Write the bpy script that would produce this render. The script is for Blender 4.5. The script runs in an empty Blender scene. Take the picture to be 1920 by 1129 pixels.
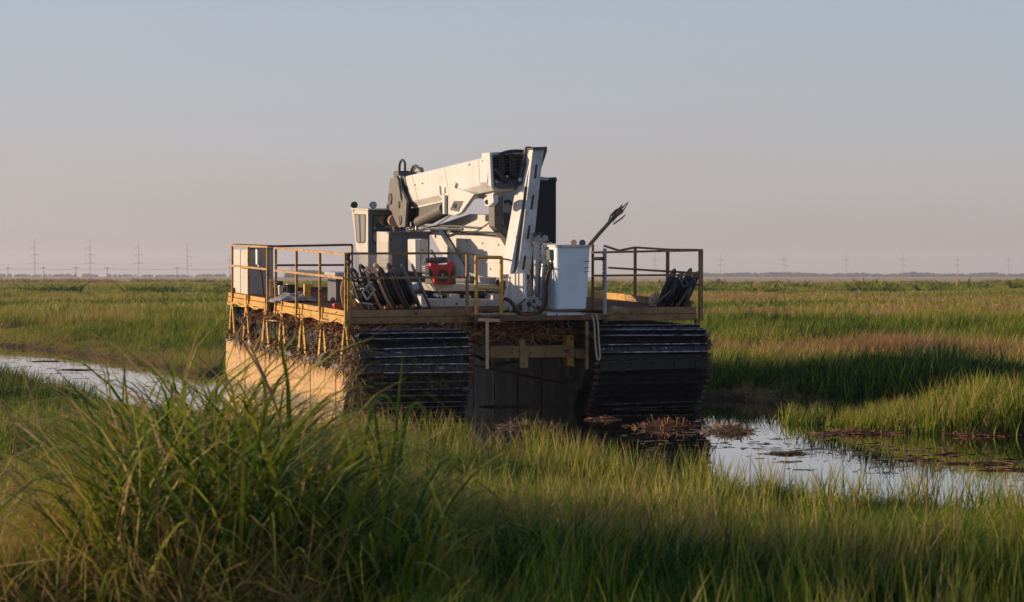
import bpy, bmesh, math, random
import numpy as np
from mathutils import Vector, Matrix, Euler
R = math.radians
random.seed(7); rng = np.random.default_rng(7)
sc = bpy.context.scene
COL = sc.collection

# ------------------------------------------------------------------ camera, sky, sun, exposure
F = 85 / 36 * 1920            # focal length in pixels of the 1920 px wide photograph
H = 2.45                      # eye height over the water
HOR = 517.0
PITCH = math.atan((564.5 - HOR) / F)
cd = bpy.data.cameras.new('camera'); cam = bpy.data.objects.new('camera', cd); COL.objects.link(cam)
cam.location = (0, 0, H); cam.rotation_euler = (R(90) - PITCH, 0, 0)
cd.lens = 85; cd.sensor_width = 36; cd.clip_start = .5; cd.clip_end = 20000
cd.dof.use_dof = True; cd.dof.focus_distance = 44; cd.dof.aperture_fstop = 4.6
sc.camera = cam
SUN_EL, SUN_TH = R(10), R(12)   # low sun, from the left and a touch behind the machine
SD = Vector((-math.cos(SUN_TH) * math.cos(SUN_EL), math.sin(SUN_TH) * math.cos(SUN_EL), math.sin(SUN_EL)))
w = bpy.data.worlds.new('World'); sc.world = w; w.use_nodes = True
nt = w.node_tree; nt.nodes.clear()
sky = nt.nodes.new('ShaderNodeTexSky'); sky.sky_type = 'NISHITA'; sky.sun_disc = False
sky.sun_elevation = SUN_EL; sky.sun_rotation = R(270) + SUN_TH
sky.altitude = 0; sky.air_density = .6; sky.dust_density = 1.0; sky.ozone_density = 1.0
BGS = .12
tn = nt.nodes.new('ShaderNodeMix'); tn.data_type = 'RGBA'; tn.blend_type = 'MULTIPLY'; tn.inputs[0].default_value = 1
tn.inputs[7].default_value = (2.05 * .084 / BGS, 1.63 * .084 / BGS, 1.68 * .084 / BGS, 1)
# thin even haze over the whole dome: pinkish grey at the horizon, blue-grey higher up
tc = nt.nodes.new('ShaderNodeTexCoord'); sz = nt.nodes.new('ShaderNodeSeparateXYZ'); nt.links.new(tc.outputs['Generated'], sz.inputs[0])
hr_ = nt.nodes.new('ShaderNodeValToRGB'); cr = hr_.color_ramp; cr.interpolation = 'B_SPLINE'
for i, (p, c) in enumerate(((0.0, (.385, .345, .338)), (1.0, (.15, .24, .45)), (.022, (.425, .39, .385)), (.058, (.455, .45, .45)), (.115, (.41, .49, .56)), (.25, (.31, .43, .62)), (.5, (.25, .36, .58)))):
    e = cr.elements[i] if i < 2 else cr.elements.new(p); e.position = p; e.color = (*c, 1)
cn = nt.nodes.new('ShaderNodeTexNoise'); cn.inputs['Scale'].default_value = 7; cn.inputs['Detail'].default_value = 4
cm = nt.nodes.new('ShaderNodeMapping'); cm.inputs['Scale'].default_value = (1, 1, 5); nt.links.new(tc.outputs['Generated'], cm.inputs[0]); nt.links.new(cm.outputs[0], cn.inputs[0])
ca = nt.nodes.new('ShaderNodeMath'); ca.operation = 'MULTIPLY_ADD'; ca.inputs[1].default_value = .03; nt.links.new(cn.outputs[0], ca.inputs[0])
cs = nt.nodes.new('ShaderNodeMath'); cs.operation = 'SUBTRACT'; cs.inputs[1].default_value = .015; nt.links.new(sz.outputs[2], cs.inputs[0]); nt.links.new(cs.outputs[0], ca.inputs[2])
nt.links.new(ca.outputs[0], hr_.inputs[0])
hs = nt.nodes.new('ShaderNodeMix'); hs.data_type = 'RGBA'; hs.blend_type = 'MULTIPLY'; hs.inputs[0].default_value = 1; hs.inputs[7].default_value = (.79 / BGS,) * 3 + (1,)
nt.links.new(hr_.outputs[0], hs.inputs[6])
mxs = nt.nodes.new('ShaderNodeMix'); mxs.data_type = 'RGBA'; mxs.inputs[0].default_value = .82
bg = nt.nodes.new('ShaderNodeBackground'); bg.inputs[1].default_value = BGS
wo = nt.nodes.new('ShaderNodeOutputWorld')
nt.links.new(sky.outputs[0], tn.inputs[6]); nt.links.new(tn.outputs[2], mxs.inputs[6]); nt.links.new(hs.outputs[2], mxs.inputs[7])
nt.links.new(mxs.outputs[2], bg.inputs[0]); nt.links.new(bg.outputs[0], wo.inputs[0])
sl = bpy.data.lights.new('sun', 'SUN'); sl.energy = 4.9; sl.angle = R(.55); sl.color = (1, .75, .49)
so = bpy.data.objects.new('sun', sl); COL.objects.link(so); so.rotation_euler = SD.to_track_quat('Z', 'Y').to_euler()
so.location = (-60, 0, 30)
sc.view_settings.view_transform = 'Standard'; sc.view_settings.look = 'None'
sc.view_settings.gamma = 1; sc.view_settings.use_curve_mapping = False
sc.view_settings.exposure = 0.36

# ------------------------------------------------------------------ design frame (camera rays to real planes)
CR = cam.rotation_euler.to_matrix(); CP = Vector((0, 0, H))
def ray(px, py): return (CR @ Vector((px - 960, 564.5 - py, -F))).normalized()
def ground_pt(px, py, z=0.0):
    d = ray(px, py); return CP + d * ((z - H) / d.z)
def at_depth(px, py, Y):
    d = ray(px, py); return CP + d * (Y / d.y)
PSI, TAU = R(17.85), R(1.41)
V = Vector((-math.sin(PSI) * math.cos(TAU), math.cos(PSI) * math.cos(TAU), math.sin(TAU)))
U = Vector((math.cos(PSI), math.sin(PSI), .006)); U = (U - V * U.dot(V)).normalized(); W = U.cross(V)
O = at_depth(650, 583, 43.2)
ML = Matrix((U, V, W)).transposed()
def L(u, v, w): return O + U * u + V * v + W * w
def on(px, py, axis, c):                        # design pixel -> point on a plane of the machine's own frame
    A = (U, V, W)[axis]; d = ray(px, py)
    return CP + d * ((c - (CP - O).dot(A)) / d.dot(A))
def loc(p): q = p - O; return (q.dot(U), q.dot(V), q.dot(W))
def pu(px, py, c): return on(px, py, 0, c)
def pv(px, py, c): return on(px, py, 1, c)

# ------------------------------------------------------------------ materials
def mat(name, c, c2=None, rough=.6, metal=0., scale=3., amt=.5, bump=.0, bscale=40., streak=False, detail=6, spec=.5, c3=None, s3=8., a3=.62):
    m = bpy.data.materials.new(name); m.use_nodes = True; t = m.node_tree; N = t.nodes; Lk = t.links
    b = N['Principled BSDF']; b.inputs['Roughness'].default_value = rough; b.inputs['Metallic'].default_value = metal
    b.inputs['Specular IOR Level'].default_value = spec
    g = N.new('ShaderNodeNewGeometry'); mp = N.new('ShaderNodeMapping'); Lk.new(g.outputs['Position'], mp.inputs[0])
    if streak: mp.inputs['Scale'].default_value = (1, 1, .3)
    if c2:
        n = N.new('ShaderNodeTexNoise'); n.inputs['Scale'].default_value = scale; n.inputs['Detail'].default_value = detail
        n.inputs['Roughness'].default_value = .65
        Lk.new(mp.outputs[0], n.inputs['Vector'])
        r = N.new('ShaderNodeValToRGB'); r.color_ramp.elements[0].position = amt - .12; r.color_ramp.elements[1].position = amt + .14
        r.color_ramp.elements[0].color = (*c2, 1); r.color_ramp.elements[1].color = (*c, 1)
        Lk.new(n.outputs[0], r.inputs[0]); out = r.outputs[0]
        if c3:
            n3 = N.new('ShaderNodeTexNoise'); n3.inputs['Scale'].default_value = s3; n3.inputs['Detail'].default_value = 8
            Lk.new(g.outputs['Position'], n3.inputs['Vector'])
            r3 = N.new('ShaderNodeValToRGB'); r3.color_ramp.elements[0].position = a3; r3.color_ramp.elements[1].position = a3 + .04
            Lk.new(n3.outputs[0], r3.inputs[0])
            mx = N.new('ShaderNodeMix'); mx.data_type = 'RGBA'; Lk.new(r3.outputs[0], mx.inputs[0]); Lk.new(out, mx.inputs[6])
            mx.inputs[7].default_value = (*c3, 1); out = mx.outputs[2]
        Lk.new(out, b.inputs['Base Color'])
        mr = N.new('ShaderNodeMapRange'); mr.inputs[3].default_value = min(1, rough + .18); mr.inputs[4].default_value = max(0, rough - .08)
        Lk.new(n.outputs[0], mr.inputs[0]); Lk.new(mr.outputs[0], b.inputs['Roughness'])
    else: b.inputs['Base Color'].default_value = (*c, 1)
    if bump:
        bn = N.new('ShaderNodeTexNoise'); bn.inputs['Scale'].default_value = bscale; bn.inputs['Detail'].default_value = 5
        Lk.new(g.outputs['Position'], bn.inputs['Vector'])
        bu = N.new('ShaderNodeBump'); bu.inputs['Strength'].default_value = bump; bu.inputs['Distance'].default_value = .02
        Lk.new(bn.outputs[0], bu.inputs['Height']); Lk.new(bu.outputs[0], b.inputs['Normal'])
    return m
M_yel = mat('yellow_paint', (.54, .29, .03), (.32, .16, .03), .55, scale=2.2, amt=.42, bump=.25, c3=(.10, .045, .02), s3=9, a3=.60)
M_rail = mat('rail_paint', (.48, .26, .045), (.28, .14, .035), .55, scale=4, amt=.48, bump=.2, c3=(.12, .05, .02), s3=14, a3=.58)
M_pipe = mat('yellow_pipe', (.62, .32, .03), (.45, .22, .03), .4, scale=5, amt=.4, c3=(.1, .05, .02), s3=16, a3=.64)
M_beam = mat('shaded_beam_paint', (.34, .20, .07), (.20, .11, .045), .65, scale=3, amt=.48, bump=.35, c3=(.08, .045, .03), s3=10, a3=.6)  # browner copy of the yellow paint, shade of unlit faces put in
M_tan = mat('pontoon_paint', (.46, .27, .092), (.37, .205, .062), .5, scale=1.6, amt=.47, streak=True, bump=.12, bscale=3, c3=(.22, .13, .06), s3=5, a3=.64)
M_hull = mat('weathered_hull', (.095, .088, .078), (.010, .009, .008), .5, scale=2.6, amt=.56, streak=True, bump=.3, bscale=8, c3=(.17, .155, .135), s3=1.9, a3=.58)
M_white = mat('white_paint', (.58, .57, .555), (.49, .47, .44), .38, scale=2.2, amt=.42, bump=.08, bscale=12, c3=(.34, .25, .16), s3=7, a3=.665, streak=True)
M_white2 = mat('dirty_white_paint', (.62, .60, .57), (.42, .38, .33), .5, scale=4, amt=.45, bump=.1, c3=(.2, .12, .07), s3=12, a3=.63)
M_bucket = mat('bucket_fibreglass', (.72, .77, .80), (.62, .64, .63), .42, scale=3, amt=.36, c3=(.45, .44, .4), s3=7, a3=.74)
M_cab = mat('cab_cream', (.49, .46, .41), (.38, .35, .31), .5, scale=2, amt=.42, streak=True, c3=(.25, .18, .12), s3=9, a3=.68)
M_grey = mat('grey_paint', (.085, .095, .115), (.065, .07, .085), .5, scale=3, amt=.42, bump=.05, c3=(.07, .07, .07), s3=7, a3=.66)
M_cabf = mat('cab_shaded_front', (.13, .155, .19), (.10, .12, .15), .5, scale=3, amt=.42, c3=(.07, .07, .07), s3=7, a3=.66)  # shaded copy of the cab cream, blue shade put into the colour
M_lgrey = mat('light_grey_paint', (.36, .36, .36), (.28, .27, .26), .5, scale=3, amt=.42, c3=(.2, .17, .14), s3=8, a3=.66)
M_dark = mat('dark_paint', (.085, .08, .075), (.05, .046, .042), .5, scale=5, amt=.45, bump=.1)
M_brn = mat('bracket_paint', (.13, .115, .10), (.085, .07, .06), .5, scale=4, amt=.42, c3=(.05, .04, .035), s3=9, a3=.66)
M_black = mat('black_rubber', (.022, .022, .024), (.035, .032, .03), .55, scale=6, amt=.5, bump=.1)
M_blk2 = mat('black_panel', (.014, .015, .020), (.02, .021, .026), .7, scale=20, amt=.5, bump=.3, bscale=90)
M_track = mat('track_steel', (.016, .016, .019), (.03, .028, .026), .36, metal=.25, scale=5, amt=.5, bump=.5, bscale=18, c3=(.075, .055, .04), s3=6, a3=.62)
M_edge = mat('worn_highlight_edge', (.42, .42, .46), (.04, .04, .04), .4, metal=.5, scale=9, amt=.5, bump=.3)  # pale worn steel that also paints the edge highlights
M_rust = mat('rusty_steel', (.20, .095, .05), (.10, .05, .03), .75, scale=6, amt=.5, bump=.4)
M_grate = mat('rusty_grating', (.26, .12, .065), (.13, .065, .04), .7, scale=5, amt=.5, bump=.4)
M_zinc = mat('galvanised', (.46, .45, .43), (.34, .33, .31), .35, metal=.7, scale=6, amt=.5)
M_red = mat('red_shroud', (.52, .022, .028), (.38, .018, .02), .35, scale=5, amt=.35)
M_mud = mat('dried_mud', (.22, .145, .085), (.12, .078, .05), .95, scale=7, amt=.5, bump=1., bscale=20, spec=.1)
M_straw = mat('dry_straw', (.36, .23, .12), (.20, .105, .055), .8, scale=9, amt=.5, spec=.2)
M_rstraw = mat('red_brown_straw', (.34, .16, .075), (.17, .075, .04), .8, scale=8, amt=.5, spec=.2)
M_rag = mat('rag_cloth', (.36, .33, .31), (.14, .12, .12), .9, scale=12, amt=.5, bump=.6, spec=.1)
M_rope = mat('pale_rope', (.50, .42, .26), (.38, .3, .18), .8, scale=20, amt=.5)
M_wood = mat('grey_wood', (.26, .18, .12), (.12, .085, .06), .8, scale=9, amt=.5, bump=.6)
M_copper = mat('tan_paint', (.62, .36, .20), (.46, .25, .14), .5, scale=3, amt=.4)
M_blue = mat('blue_strap', (.04, .06, .2), (.03, .04, .1), .7, scale=9, amt=.5)
M_bark = mat('bark', (.09, .07, .05), (.05, .04, .03), .9, scale=3, amt=.5)
M_farleaf = mat('far_tree_foliage', (.035, .05, .022), (.055, .055, .028), .8, scale=.12, amt=.5)
M_pyl = mat('pylon_steel', (.18, .17, .16), (.14, .13, .12), .6, scale=.3, amt=.5)
def waterline(m, c=(.05, .04, .03)):                 # mud and algae left by the water, up to a hand's breadth above it
    t = m.node_tree; N = t.nodes; b = N['Principled BSDF']; src_ = b.inputs['Base Color'].links[0].from_socket
    g = N.new('ShaderNodeNewGeometry'); sp = N.new('ShaderNodeSeparateXYZ'); t.links.new(g.outputs['Position'], sp.inputs[0])
    n = N.new('ShaderNodeTexNoise'); n.inputs['Scale'].default_value = 6; n.inputs['Detail'].default_value = 6; t.links.new(g.outputs['Position'], n.inputs[0])
    a = N.new('ShaderNodeMath'); a.operation = 'MULTIPLY_ADD'; t.links.new(n.outputs[0], a.inputs[0]); a.inputs[1].default_value = -.42; t.links.new(sp.outputs[2], a.inputs[2])
    r = N.new('ShaderNodeMapRange'); r.inputs[1].default_value = .0; r.inputs[2].default_value = -.12; t.links.new(a.outputs[0], r.inputs[0])
    x = N.new('ShaderNodeMix'); x.data_type = 'RGBA'; t.links.new(r.outputs[0], x.inputs[0]); t.links.new(src_, x.inputs[6]); x.inputs[7].default_value = (*c, 1); t.links.new(x.outputs[2], b.inputs['Base Color'])
waterline(M_tan, (.13, .085, .04)); waterline(M_hull, (.02, .017, .013))
def glass(name, c, rough=.05, alpha=None):
    m = bpy.data.materials.new(name); m.use_nodes = True; b = m.node_tree.nodes['Principled BSDF']
    b.inputs['Base Color'].default_value = (*c, 1); b.inputs['Roughness'].default_value = rough; b.inputs['Specular IOR Level'].default_value = .8
    if alpha is not None: b.inputs['Alpha'].default_value = alpha
    return m
M_glass = glass('cab_glass', (.035, .06, .08)); M_glass2 = glass('side_glass', (.20, .18, .16), .12)
M_lamp = glass('lamp_lens', (.30, .40, .48), .1); M_pane = glass('clear_screen', (.55, .55, .55), .15, .28)

# ------------------------------------------------------------------ mesh builder
class MB:
    def __init__(s): s.v = []; s.f = []
    def add(s, vs, fs):
        n = len(s.v); s.v += [Vector(p) for p in vs]; s.f += [tuple(i + n for i in f) for f in fs]; return s
    def hexa(s, p):                         # 8 corners: bottom ring 0-3, top ring 4-7
        return s.add(p, [(0, 3, 2, 1), (4, 5, 6, 7), (0, 1, 5, 4), (1, 2, 6, 5), (2, 3, 7, 6), (3, 0, 4, 7)])
    def lbox(s, u0, u1, v0, v1, w0, w1):
        return s.hexa([L(u0, v0, w0), L(u1, v0, w0), L(u1, v1, w0), L(u0, v1, w0), L(u0, v0, w1), L(u1, v0, w1), L(u1, v1, w1), L(u0, v1, w1)])
    def wbox(s, c, sx, sy, sz, rz=0):
        m = Matrix.Rotation(rz, 3, 'Z'); c = Vector(c)
        return s.hexa([c + m @ Vector((x * sx / 2, y * sy / 2, z * sz / 2)) for z in (-1, 1) for x, y in ((-1, -1), (1, -1), (1, 1), (-1, 1))])
    def bar(s, a, b, wd, hg=None, up=None):
        a = Vector(a); b = Vector(b); hg = hg or wd; d = (b - a).normalized(); up = Vector(up or W)
        if abs(d.dot(up)) > .95: up = V.copy()
        x = d.cross(up).normalized(); y = x.cross(d)
        q = [(-1, -1), (1, -1), (1, 1), (-1, 1)]
        return s.hexa([a + x * i * wd / 2 + y * j * hg / 2 for i, j in q] + [b + x * i * wd / 2 + y * j * hg / 2 for i, j in q])
    def prism(s, pts, vec):
        n = len(pts); vec = Vector(vec)
        fs = [tuple(range(n))[::-1], tuple(range(n, 2 * n))] + [(i, (i + 1) % n, n + (i + 1) % n, n + i) for i in range(n)]
        return s.add([Vector(p) for p in pts] + [Vector(p) + vec for p in pts], fs)
    def pru(s, px, u0, du): return s.prism([pu(x, y, u0) for x, y in px], U * du)
    def prv(s, px, v0, dv): return s.prism([pv(x, y, v0) for x, y in px], V * dv)
    def tube(s, pts, r, n=8, cap=True):
        pts = [Vector(p) for p in pts]; rs = r if isinstance(r, (list, tuple)) else [r] * len(pts)
        base = len(s.v); prev = None
        for i, p in enumerate(pts):
            d = (pts[min(i + 1, len(pts) - 1)] - pts[max(i - 1, 0)])
            if d.length < 1e-9: d = Vector((0, 0, 1))
            d.normalize()
            if prev is None:
                a = Vector((0, 0, 1)) if abs(d.z) < .9 else Vector((1, 0, 0)); x = d.cross(a).normalized()
            else: x = (prev - d * prev.dot(d)).normalized()
            prev = x; y = d.cross(x)
            for k in range(n):
                t = 2 * math.pi * k / n; s.v.append(p + (x * math.cos(t) + y * math.sin(t)) * rs[i])
        for i in range(len(pts) - 1):
            for k in range(n):
                a = base + i * n + k; b_ = base + i * n + (k + 1) % n
                s.f.append((a, b_, b_ + n, a + n))
        if cap:
            s.f.append(tuple(base + k for k in range(n))[::-1]); e = base + (len(pts) - 1) * n
            s.f.append(tuple(e + k for k in range(n)))
        return s
    def cyl(s, a, b, r, n=20, r2=None): return s.tube([a, b], [r, r if r2 is None else r2], n)
    def ring(s, c, nrm, Rr, r, n=36, k=6, ph=0, arc=1.0):
        nrm = Vector(nrm).normalized(); x = nrm.orthogonal().normalized(); y = nrm.cross(x); c = Vector(c)
        pts = [c + (x * math.cos(2 * math.pi * i / n * arc + ph) + y * math.sin(2 * math.pi * i / n * arc + ph)) * Rr for i in range(n + 1)]
        return s.tube(pts, r, k, cap=arc < 1)
    def build(s, name, m, parent=None, bev=0, smooth=False, subd=0):
        me = bpy.data.meshes.new(name); base = Vector(parent['_o']) if parent and '_o' in parent else Vector((0, 0, 0))
        if parent is None and s.v:
            base = sum(s.v, Vector()) / len(s.v); base.z = min(p.z for p in s.v)
        bm = bmesh.new(); vs = [bm.verts.new(p - base) for p in s.v]
        for f in s.f:
            try: bm.faces.new([vs[i] for i in f])
            except ValueError: pass
        if len(s.f) < 20000: bmesh.ops.recalc_face_normals(bm, faces=bm.faces)
        if smooth:
            for f in bm.faces: f.smooth = True
        bm.to_mesh(me); bm.free(); me.materials.append(m)
        if smooth:
            try: me.set_sharp_from_angle(angle=R(42))
            except Exception: pass
        o = bpy.data.objects.new(name, me); COL.objects.link(o)
        if parent: o.parent = parent; o['_o'] = list(base); parent_ok = True
        else: o.location = base; o['_o'] = list(base)
        if bev:
            b = o.modifiers.new('bevel', 'BEVEL'); b.width = bev; b.segments = 2; b.limit_method = 'ANGLE'; b.harden_normals = False
        return o
def tag(o, label=None, cat=None, group=None, kind=None):
    for k, x in (('label', label), ('category', cat), ('group', group), ('kind', kind)):
        if x: o[k] = x
    return o
def thing(name, p, label, cat, group=None):
    o = bpy.data.objects.new(name, None); COL.objects.link(o); o.location = p; o['_o'] = list(p); o.empty_display_size = .2
    return tag(o, label, cat, group)

# ------------------------------------------------------------------ noise
def vnoise(x, y, s, seed):
    g = np.random.default_rng(seed).random((256, 256)); x = np.asarray(x) / s + 91.3; y = np.asarray(y) / s + 37.7
    xi = np.floor(x).astype(int); yi = np.floor(y).astype(int); fx = x - xi; fy = y - yi
    fx = fx * fx * (3 - 2 * fx); fy = fy * fy * (3 - 2 * fy); a = xi % 256; b = yi % 256; a1 = (a + 1) % 256; b1 = (b + 1) % 256
    return (g[a, b] * (1 - fx) + g[a1, b] * fx) * (1 - fy) + (g[a, b1] * (1 - fx) + g[a1, b1] * fx) * fy
def fbm(x, y, s, seed, o=4):
    t = 0; a = .5; n = 0
    for i in range(o): t = t + a * vnoise(x, y, s / 2 ** i, seed + i); n += a; a *= .5
    return t / n
# ------------------------------------------------------------------ channel outline, terrain
def gp(px, py): p = ground_pt(px, py); return (p.x, p.y)
far_shore = [gp(x, y) for x, y in ((2300, 838), (1960, 822), (1760, 812), (1640, 800), (1560, 786), (1460, 770), (1360, 752))]
mach = [L(7.2, -1, 0), L(7.2, 3, 0), L(6.9, 11.2, 0), L(1, 12.0, 0)]
far_shore += [(p.x, p.y) for p in mach]
far_shore += [gp(x, y) for x, y in ((400, 703), (330, 704), (230, 684), (150, 668), (0, 652), (-200, 634), (-600, 612))]
near_shore = [gp(x, y) for x, y in ((2300, 1020), (1960, 985), (1800, 965), (1700, 940), (1630, 960), (1560, 930), (1450, 945), (1330, 918), (1230, 882), (1060, 862), (850, 850), (650, 832),
    (450, 812), (300, 782), (200, 755), (100, 730), (0, 710), (-200, 690), (-600, 642))]
poly = np.array(far_shore + near_shore[::-1])
def sdist(X, Y):
    X = np.asarray(X, float); Y = np.asarray(Y, float); d = np.full(X.shape, 1e9); ins = np.zeros(X.shape, bool)
    n = len(poly)
    for i in range(n):
        a = poly[i]; b = poly[(i + 1) % n]; e = b - a; t = np.clip(((X - a[0]) * e[0] + (Y - a[1]) * e[1]) / (e @ e), 0, 1)
        d = np.minimum(d, np.hypot(X - a[0] - t * e[0], Y - a[1] - t * e[1]))
        c = ((a[1] > Y) != (b[1] > Y)); xx = a[0] + (Y - a[1]) * e[0] / (e[1] if abs(e[1]) > 1e-9 else 1e-9)
        ins ^= c & (X < xx)
    return np.where(ins, -d, d)
def hgt(X, Y):
    d = sdist(X, Y) + (fbm(X, Y, 1.6, 5, 3) - .5) * 1.1 * np.clip(1 - np.maximum(np.abs(X), Y / 3) / 60, 0, 1)
    t = np.clip((d + .5) / 1.6, 0, 1); t = t * t * (3 - 2 * t)
    z = -.55 + t * .70 + np.clip(d, 0, 7) / 7 * .14
    z = z + (fbm(X, Y, 3.0, 11, 3) - .5) * .26 * np.clip(d, 0, 1) + (fbm(X, Y, 14, 21, 2) - .5) * .2 * np.clip(d / 3, 0, 1)
    near = np.clip((21 - Y) / 6, 0, 1)
    return z + near * .16
def axis(lo, hi, step, far, grow=1.12):
    a = list(np.arange(lo, hi + .001, step)); s = step; r = []; x = hi
    while x < far: s *= grow; x += s; r.append(min(x, far))
    s = step; l = []; x = lo
    while x > -far: s *= grow; x -= s; l.append(max(x, -far))
    return np.array(l[::-1] + a + r)
FAR = 5200.   # metres of marsh in every direction but behind
xs = axis(-17, 13, .22, FAR); ys = axis(10, 75, .25, FAR); ys = ys[ys > -80]
GX, GY = np.meshgrid(xs, ys); GZ = hgt(GX, GY)
nx, ny = len(xs), len(ys)
me = bpy.data.meshes.new('ground'); vv = np.stack([GX, GY, GZ], -1).reshape(-1, 3)
idx = np.arange(nx * ny).reshape(ny, nx); fq = np.stack([idx[:-1, :-1], idx[:-1, 1:], idx[1:, 1:], idx[1:, :-1]], -1).reshape(-1, 4)
me.from_pydata(vv.tolist(), [], fq.tolist()); me.polygons.foreach_set('use_smooth', [True] * len(fq))
ground = bpy.data.objects.new('ground', me); COL.objects.link(ground); ground['kind'] = 'structure'
def ground_mat():
    m = bpy.data.materials.new('marsh_ground'); m.use_nodes = True; t = m.node_tree; N = t.nodes; Lk = t.links; b = N['Principled BSDF']
    b.inputs['Roughness'].default_value = .95; b.inputs['Specular IOR Level'].default_value = .1
    g = N.new('ShaderNodeNewGeometry')
    def noise(scale, vec, det=5):
        mp = N.new('ShaderNodeMapping'); mp.inputs['Scale'].default_value = vec; Lk.new(g.outputs['Position'], mp.inputs[0])
        n = N.new('ShaderNodeTexNoise'); n.inputs['Scale'].default_value = scale; n.inputs['Detail'].default_value = det; Lk.new(mp.outputs[0], n.inputs[0]); return n
    n1 = noise(.02, (.6, 1.6, 1)); r = N.new('ShaderNodeValToRGB'); cr = r.color_ramp
    cr.elements[0].position = .3; cr.elements[0].color = (.050, .075, .018, 1); cr.elements[1].position = .72; cr.elements[1].color = (.17, .11, .05, 1)
    e = cr.elements.new(.48); e.color = (.085, .10, .026, 1); e = cr.elements.new(.58); e.color = (.12, .09, .035, 1)
    Lk.new(n1.outputs[0], r.inputs[0])
    n2 = noise(.9, (1, 1, 1)); mx = N.new('ShaderNodeMix'); mx.data_type = 'RGBA'; mx.blend_type = 'MULTIPLY'; mx.inputs[0].default_value = .6
    r2 = N.new('ShaderNodeValToRGB'); r2.color_ramp.elements[0].position = .35; r2.color_ramp.elements[0].color = (.4, .4, .4, 1); r2.color_ramp.elements[1].position = .65
    Lk.new(n2.outputs[0], r2.inputs[0]); Lk.new(r.outputs[0], mx.inputs[6]); Lk.new(r2.outputs[0], mx.inputs[7])
    # bare mud close to the water line, hay coloured steppe far away
    sp = N.new('ShaderNodeSeparateXYZ'); Lk.new(g.outputs['Position'], sp.inputs[0])
    f = N.new('ShaderNodeMapRange'); f.inputs[1].default_value = 480; f.inputs[2].default_value = 900; Lk.new(sp.outputs[1], f.inputs[0])
    m2 = N.new('ShaderNodeMix'); m2.data_type = 'RGBA'; Lk.new(f.outputs[0], m2.inputs[0]); Lk.new(mx.outputs[2], m2.inputs[6]); m2.inputs[7].default_value = (.44, .29, .15, 1)
    k = N.new('ShaderNodeMapRange'); k.inputs[1].default_value = .22; k.inputs[2].default_value = .05; Lk.new(sp.outputs[2], k.inputs[0])
    m3 = N.new('ShaderNodeMix'); m3.data_type = 'RGBA'; Lk.new(k.outputs[0], m3.inputs[0]); Lk.new(m2.outputs[2], m3.inputs[6]); m3.inputs[7].default_value = (.045, .03, .018, 1)
    Lk.new(m3.outputs[2], b.inputs['Base Color'])
    bu = N.new('ShaderNodeBump'); bu.inputs['Strength'].default_value = .8; bu.inputs['Distance'].default_value = .08
    n3 = noise(9, (1, 1, 1), 8); Lk.new(n3.outputs[0], bu.inputs['Height']); Lk.new(bu.outputs[0], b.inputs['Normal'])
    return m
me.materials.append(ground_mat())
# water
def water_mat():
    m = bpy.data.materials.new('still_water'); m.use_nodes = True; t = m.node_tree; N = t.nodes; Lk = t.links; b = N['Principled BSDF']
    b.inputs['Base Color'].default_value = (.012, .012, .008, 1); b.inputs['Roughness'].default_value = .01; b.inputs['IOR'].default_value = 1.45
    g = N.new('ShaderNodeNewGeometry'); mp = N.new('ShaderNodeMapping'); mp.inputs['Scale'].default_value = (1, .45, 1); Lk.new(g.outputs['Position'], mp.inputs[0])
    n = N.new('ShaderNodeTexNoise'); n.inputs['Scale'].default_value = 2.2; n.inputs['Detail'].default_value = 3; Lk.new(mp.outputs[0], n.inputs[0])
    bu = N.new('ShaderNodeBump'); bu.inputs['Strength'].default_value = .035; bu.inputs['Distance'].default_value = .05
    Lk.new(n.outputs[0], bu.inputs['Height']); Lk.new(bu.outputs[0], b.inputs['Normal'])
    gl = N.new('ShaderNodeBsdfGlossy'); gl.inputs['Roughness'].default_value = .01; gl.inputs['Color'].default_value = (.97, .97, .97, 1); Lk.new(bu.outputs[0], gl.inputs['Normal'])
    fr = N.new('ShaderNodeLayerWeight'); fr.inputs[0].default_value = .5; pw_ = N.new('ShaderNodeMath'); pw_.operation = 'POWER'; Lk.new(fr.outputs['Facing'], pw_.inputs[0]); pw_.inputs[1].default_value = 5
    mu = N.new('ShaderNodeMath'); mu.operation = 'MULTIPLY'; Lk.new(pw_.outputs[0], mu.inputs[0]); mu.inputs[1].default_value = .8
    ms = N.new('ShaderNodeMixShader'); Lk.new(mu.outputs[0], ms.inputs[0]); Lk.new(b.outputs[0], ms.inputs[1]); Lk.new(gl.outputs[0], ms.inputs[2])
    Lk.new(ms.outputs[0], N['Material Output'].inputs[0])
    return m
me = bpy.data.meshes.new('water'); me.from_pydata([(-160, 15, 0), (60, 15, 0), (60, 260, 0), (-160, 260, 0)], [], [(0, 1, 2, 3)]); me.materials.append(water_mat())
water = bpy.data.objects.new('water', me); COL.objects.link(water); water['kind'] = 'structure'

# faint evening haze over the marsh
b_ = bpy.data.meshes.new('haze'); hx, hy0, hy1, hz0, hz1 = 6500., -300., 6500., -1.6, 62.
b_.from_pydata([(-hx, hy0, hz0), (hx, hy0, hz0), (hx, hy1, hz0), (-hx, hy1, hz0), (-hx, hy0, hz1), (hx, hy0, hz1), (hx, hy1, hz1), (-hx, hy1, hz1)], [], [(0, 3, 2, 1), (4, 5, 6, 7), (0, 1, 5, 4), (1, 2, 6, 5), (2, 3, 7, 6), (3, 0, 4, 7)])
haze = bpy.data.objects.new('haze', b_); COL.objects.link(haze); haze['kind'] = 'stuff'; haze['label'] = 'thin pinkish evening haze over the marsh'
hm = bpy.data.materials.new('haze_air'); hm.use_nodes = True; hm.node_tree.nodes.clear(); pvn = hm.node_tree.nodes.new('ShaderNodeVolumePrincipled'); hmo = hm.node_tree.nodes.new('ShaderNodeOutputMaterial')
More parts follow.
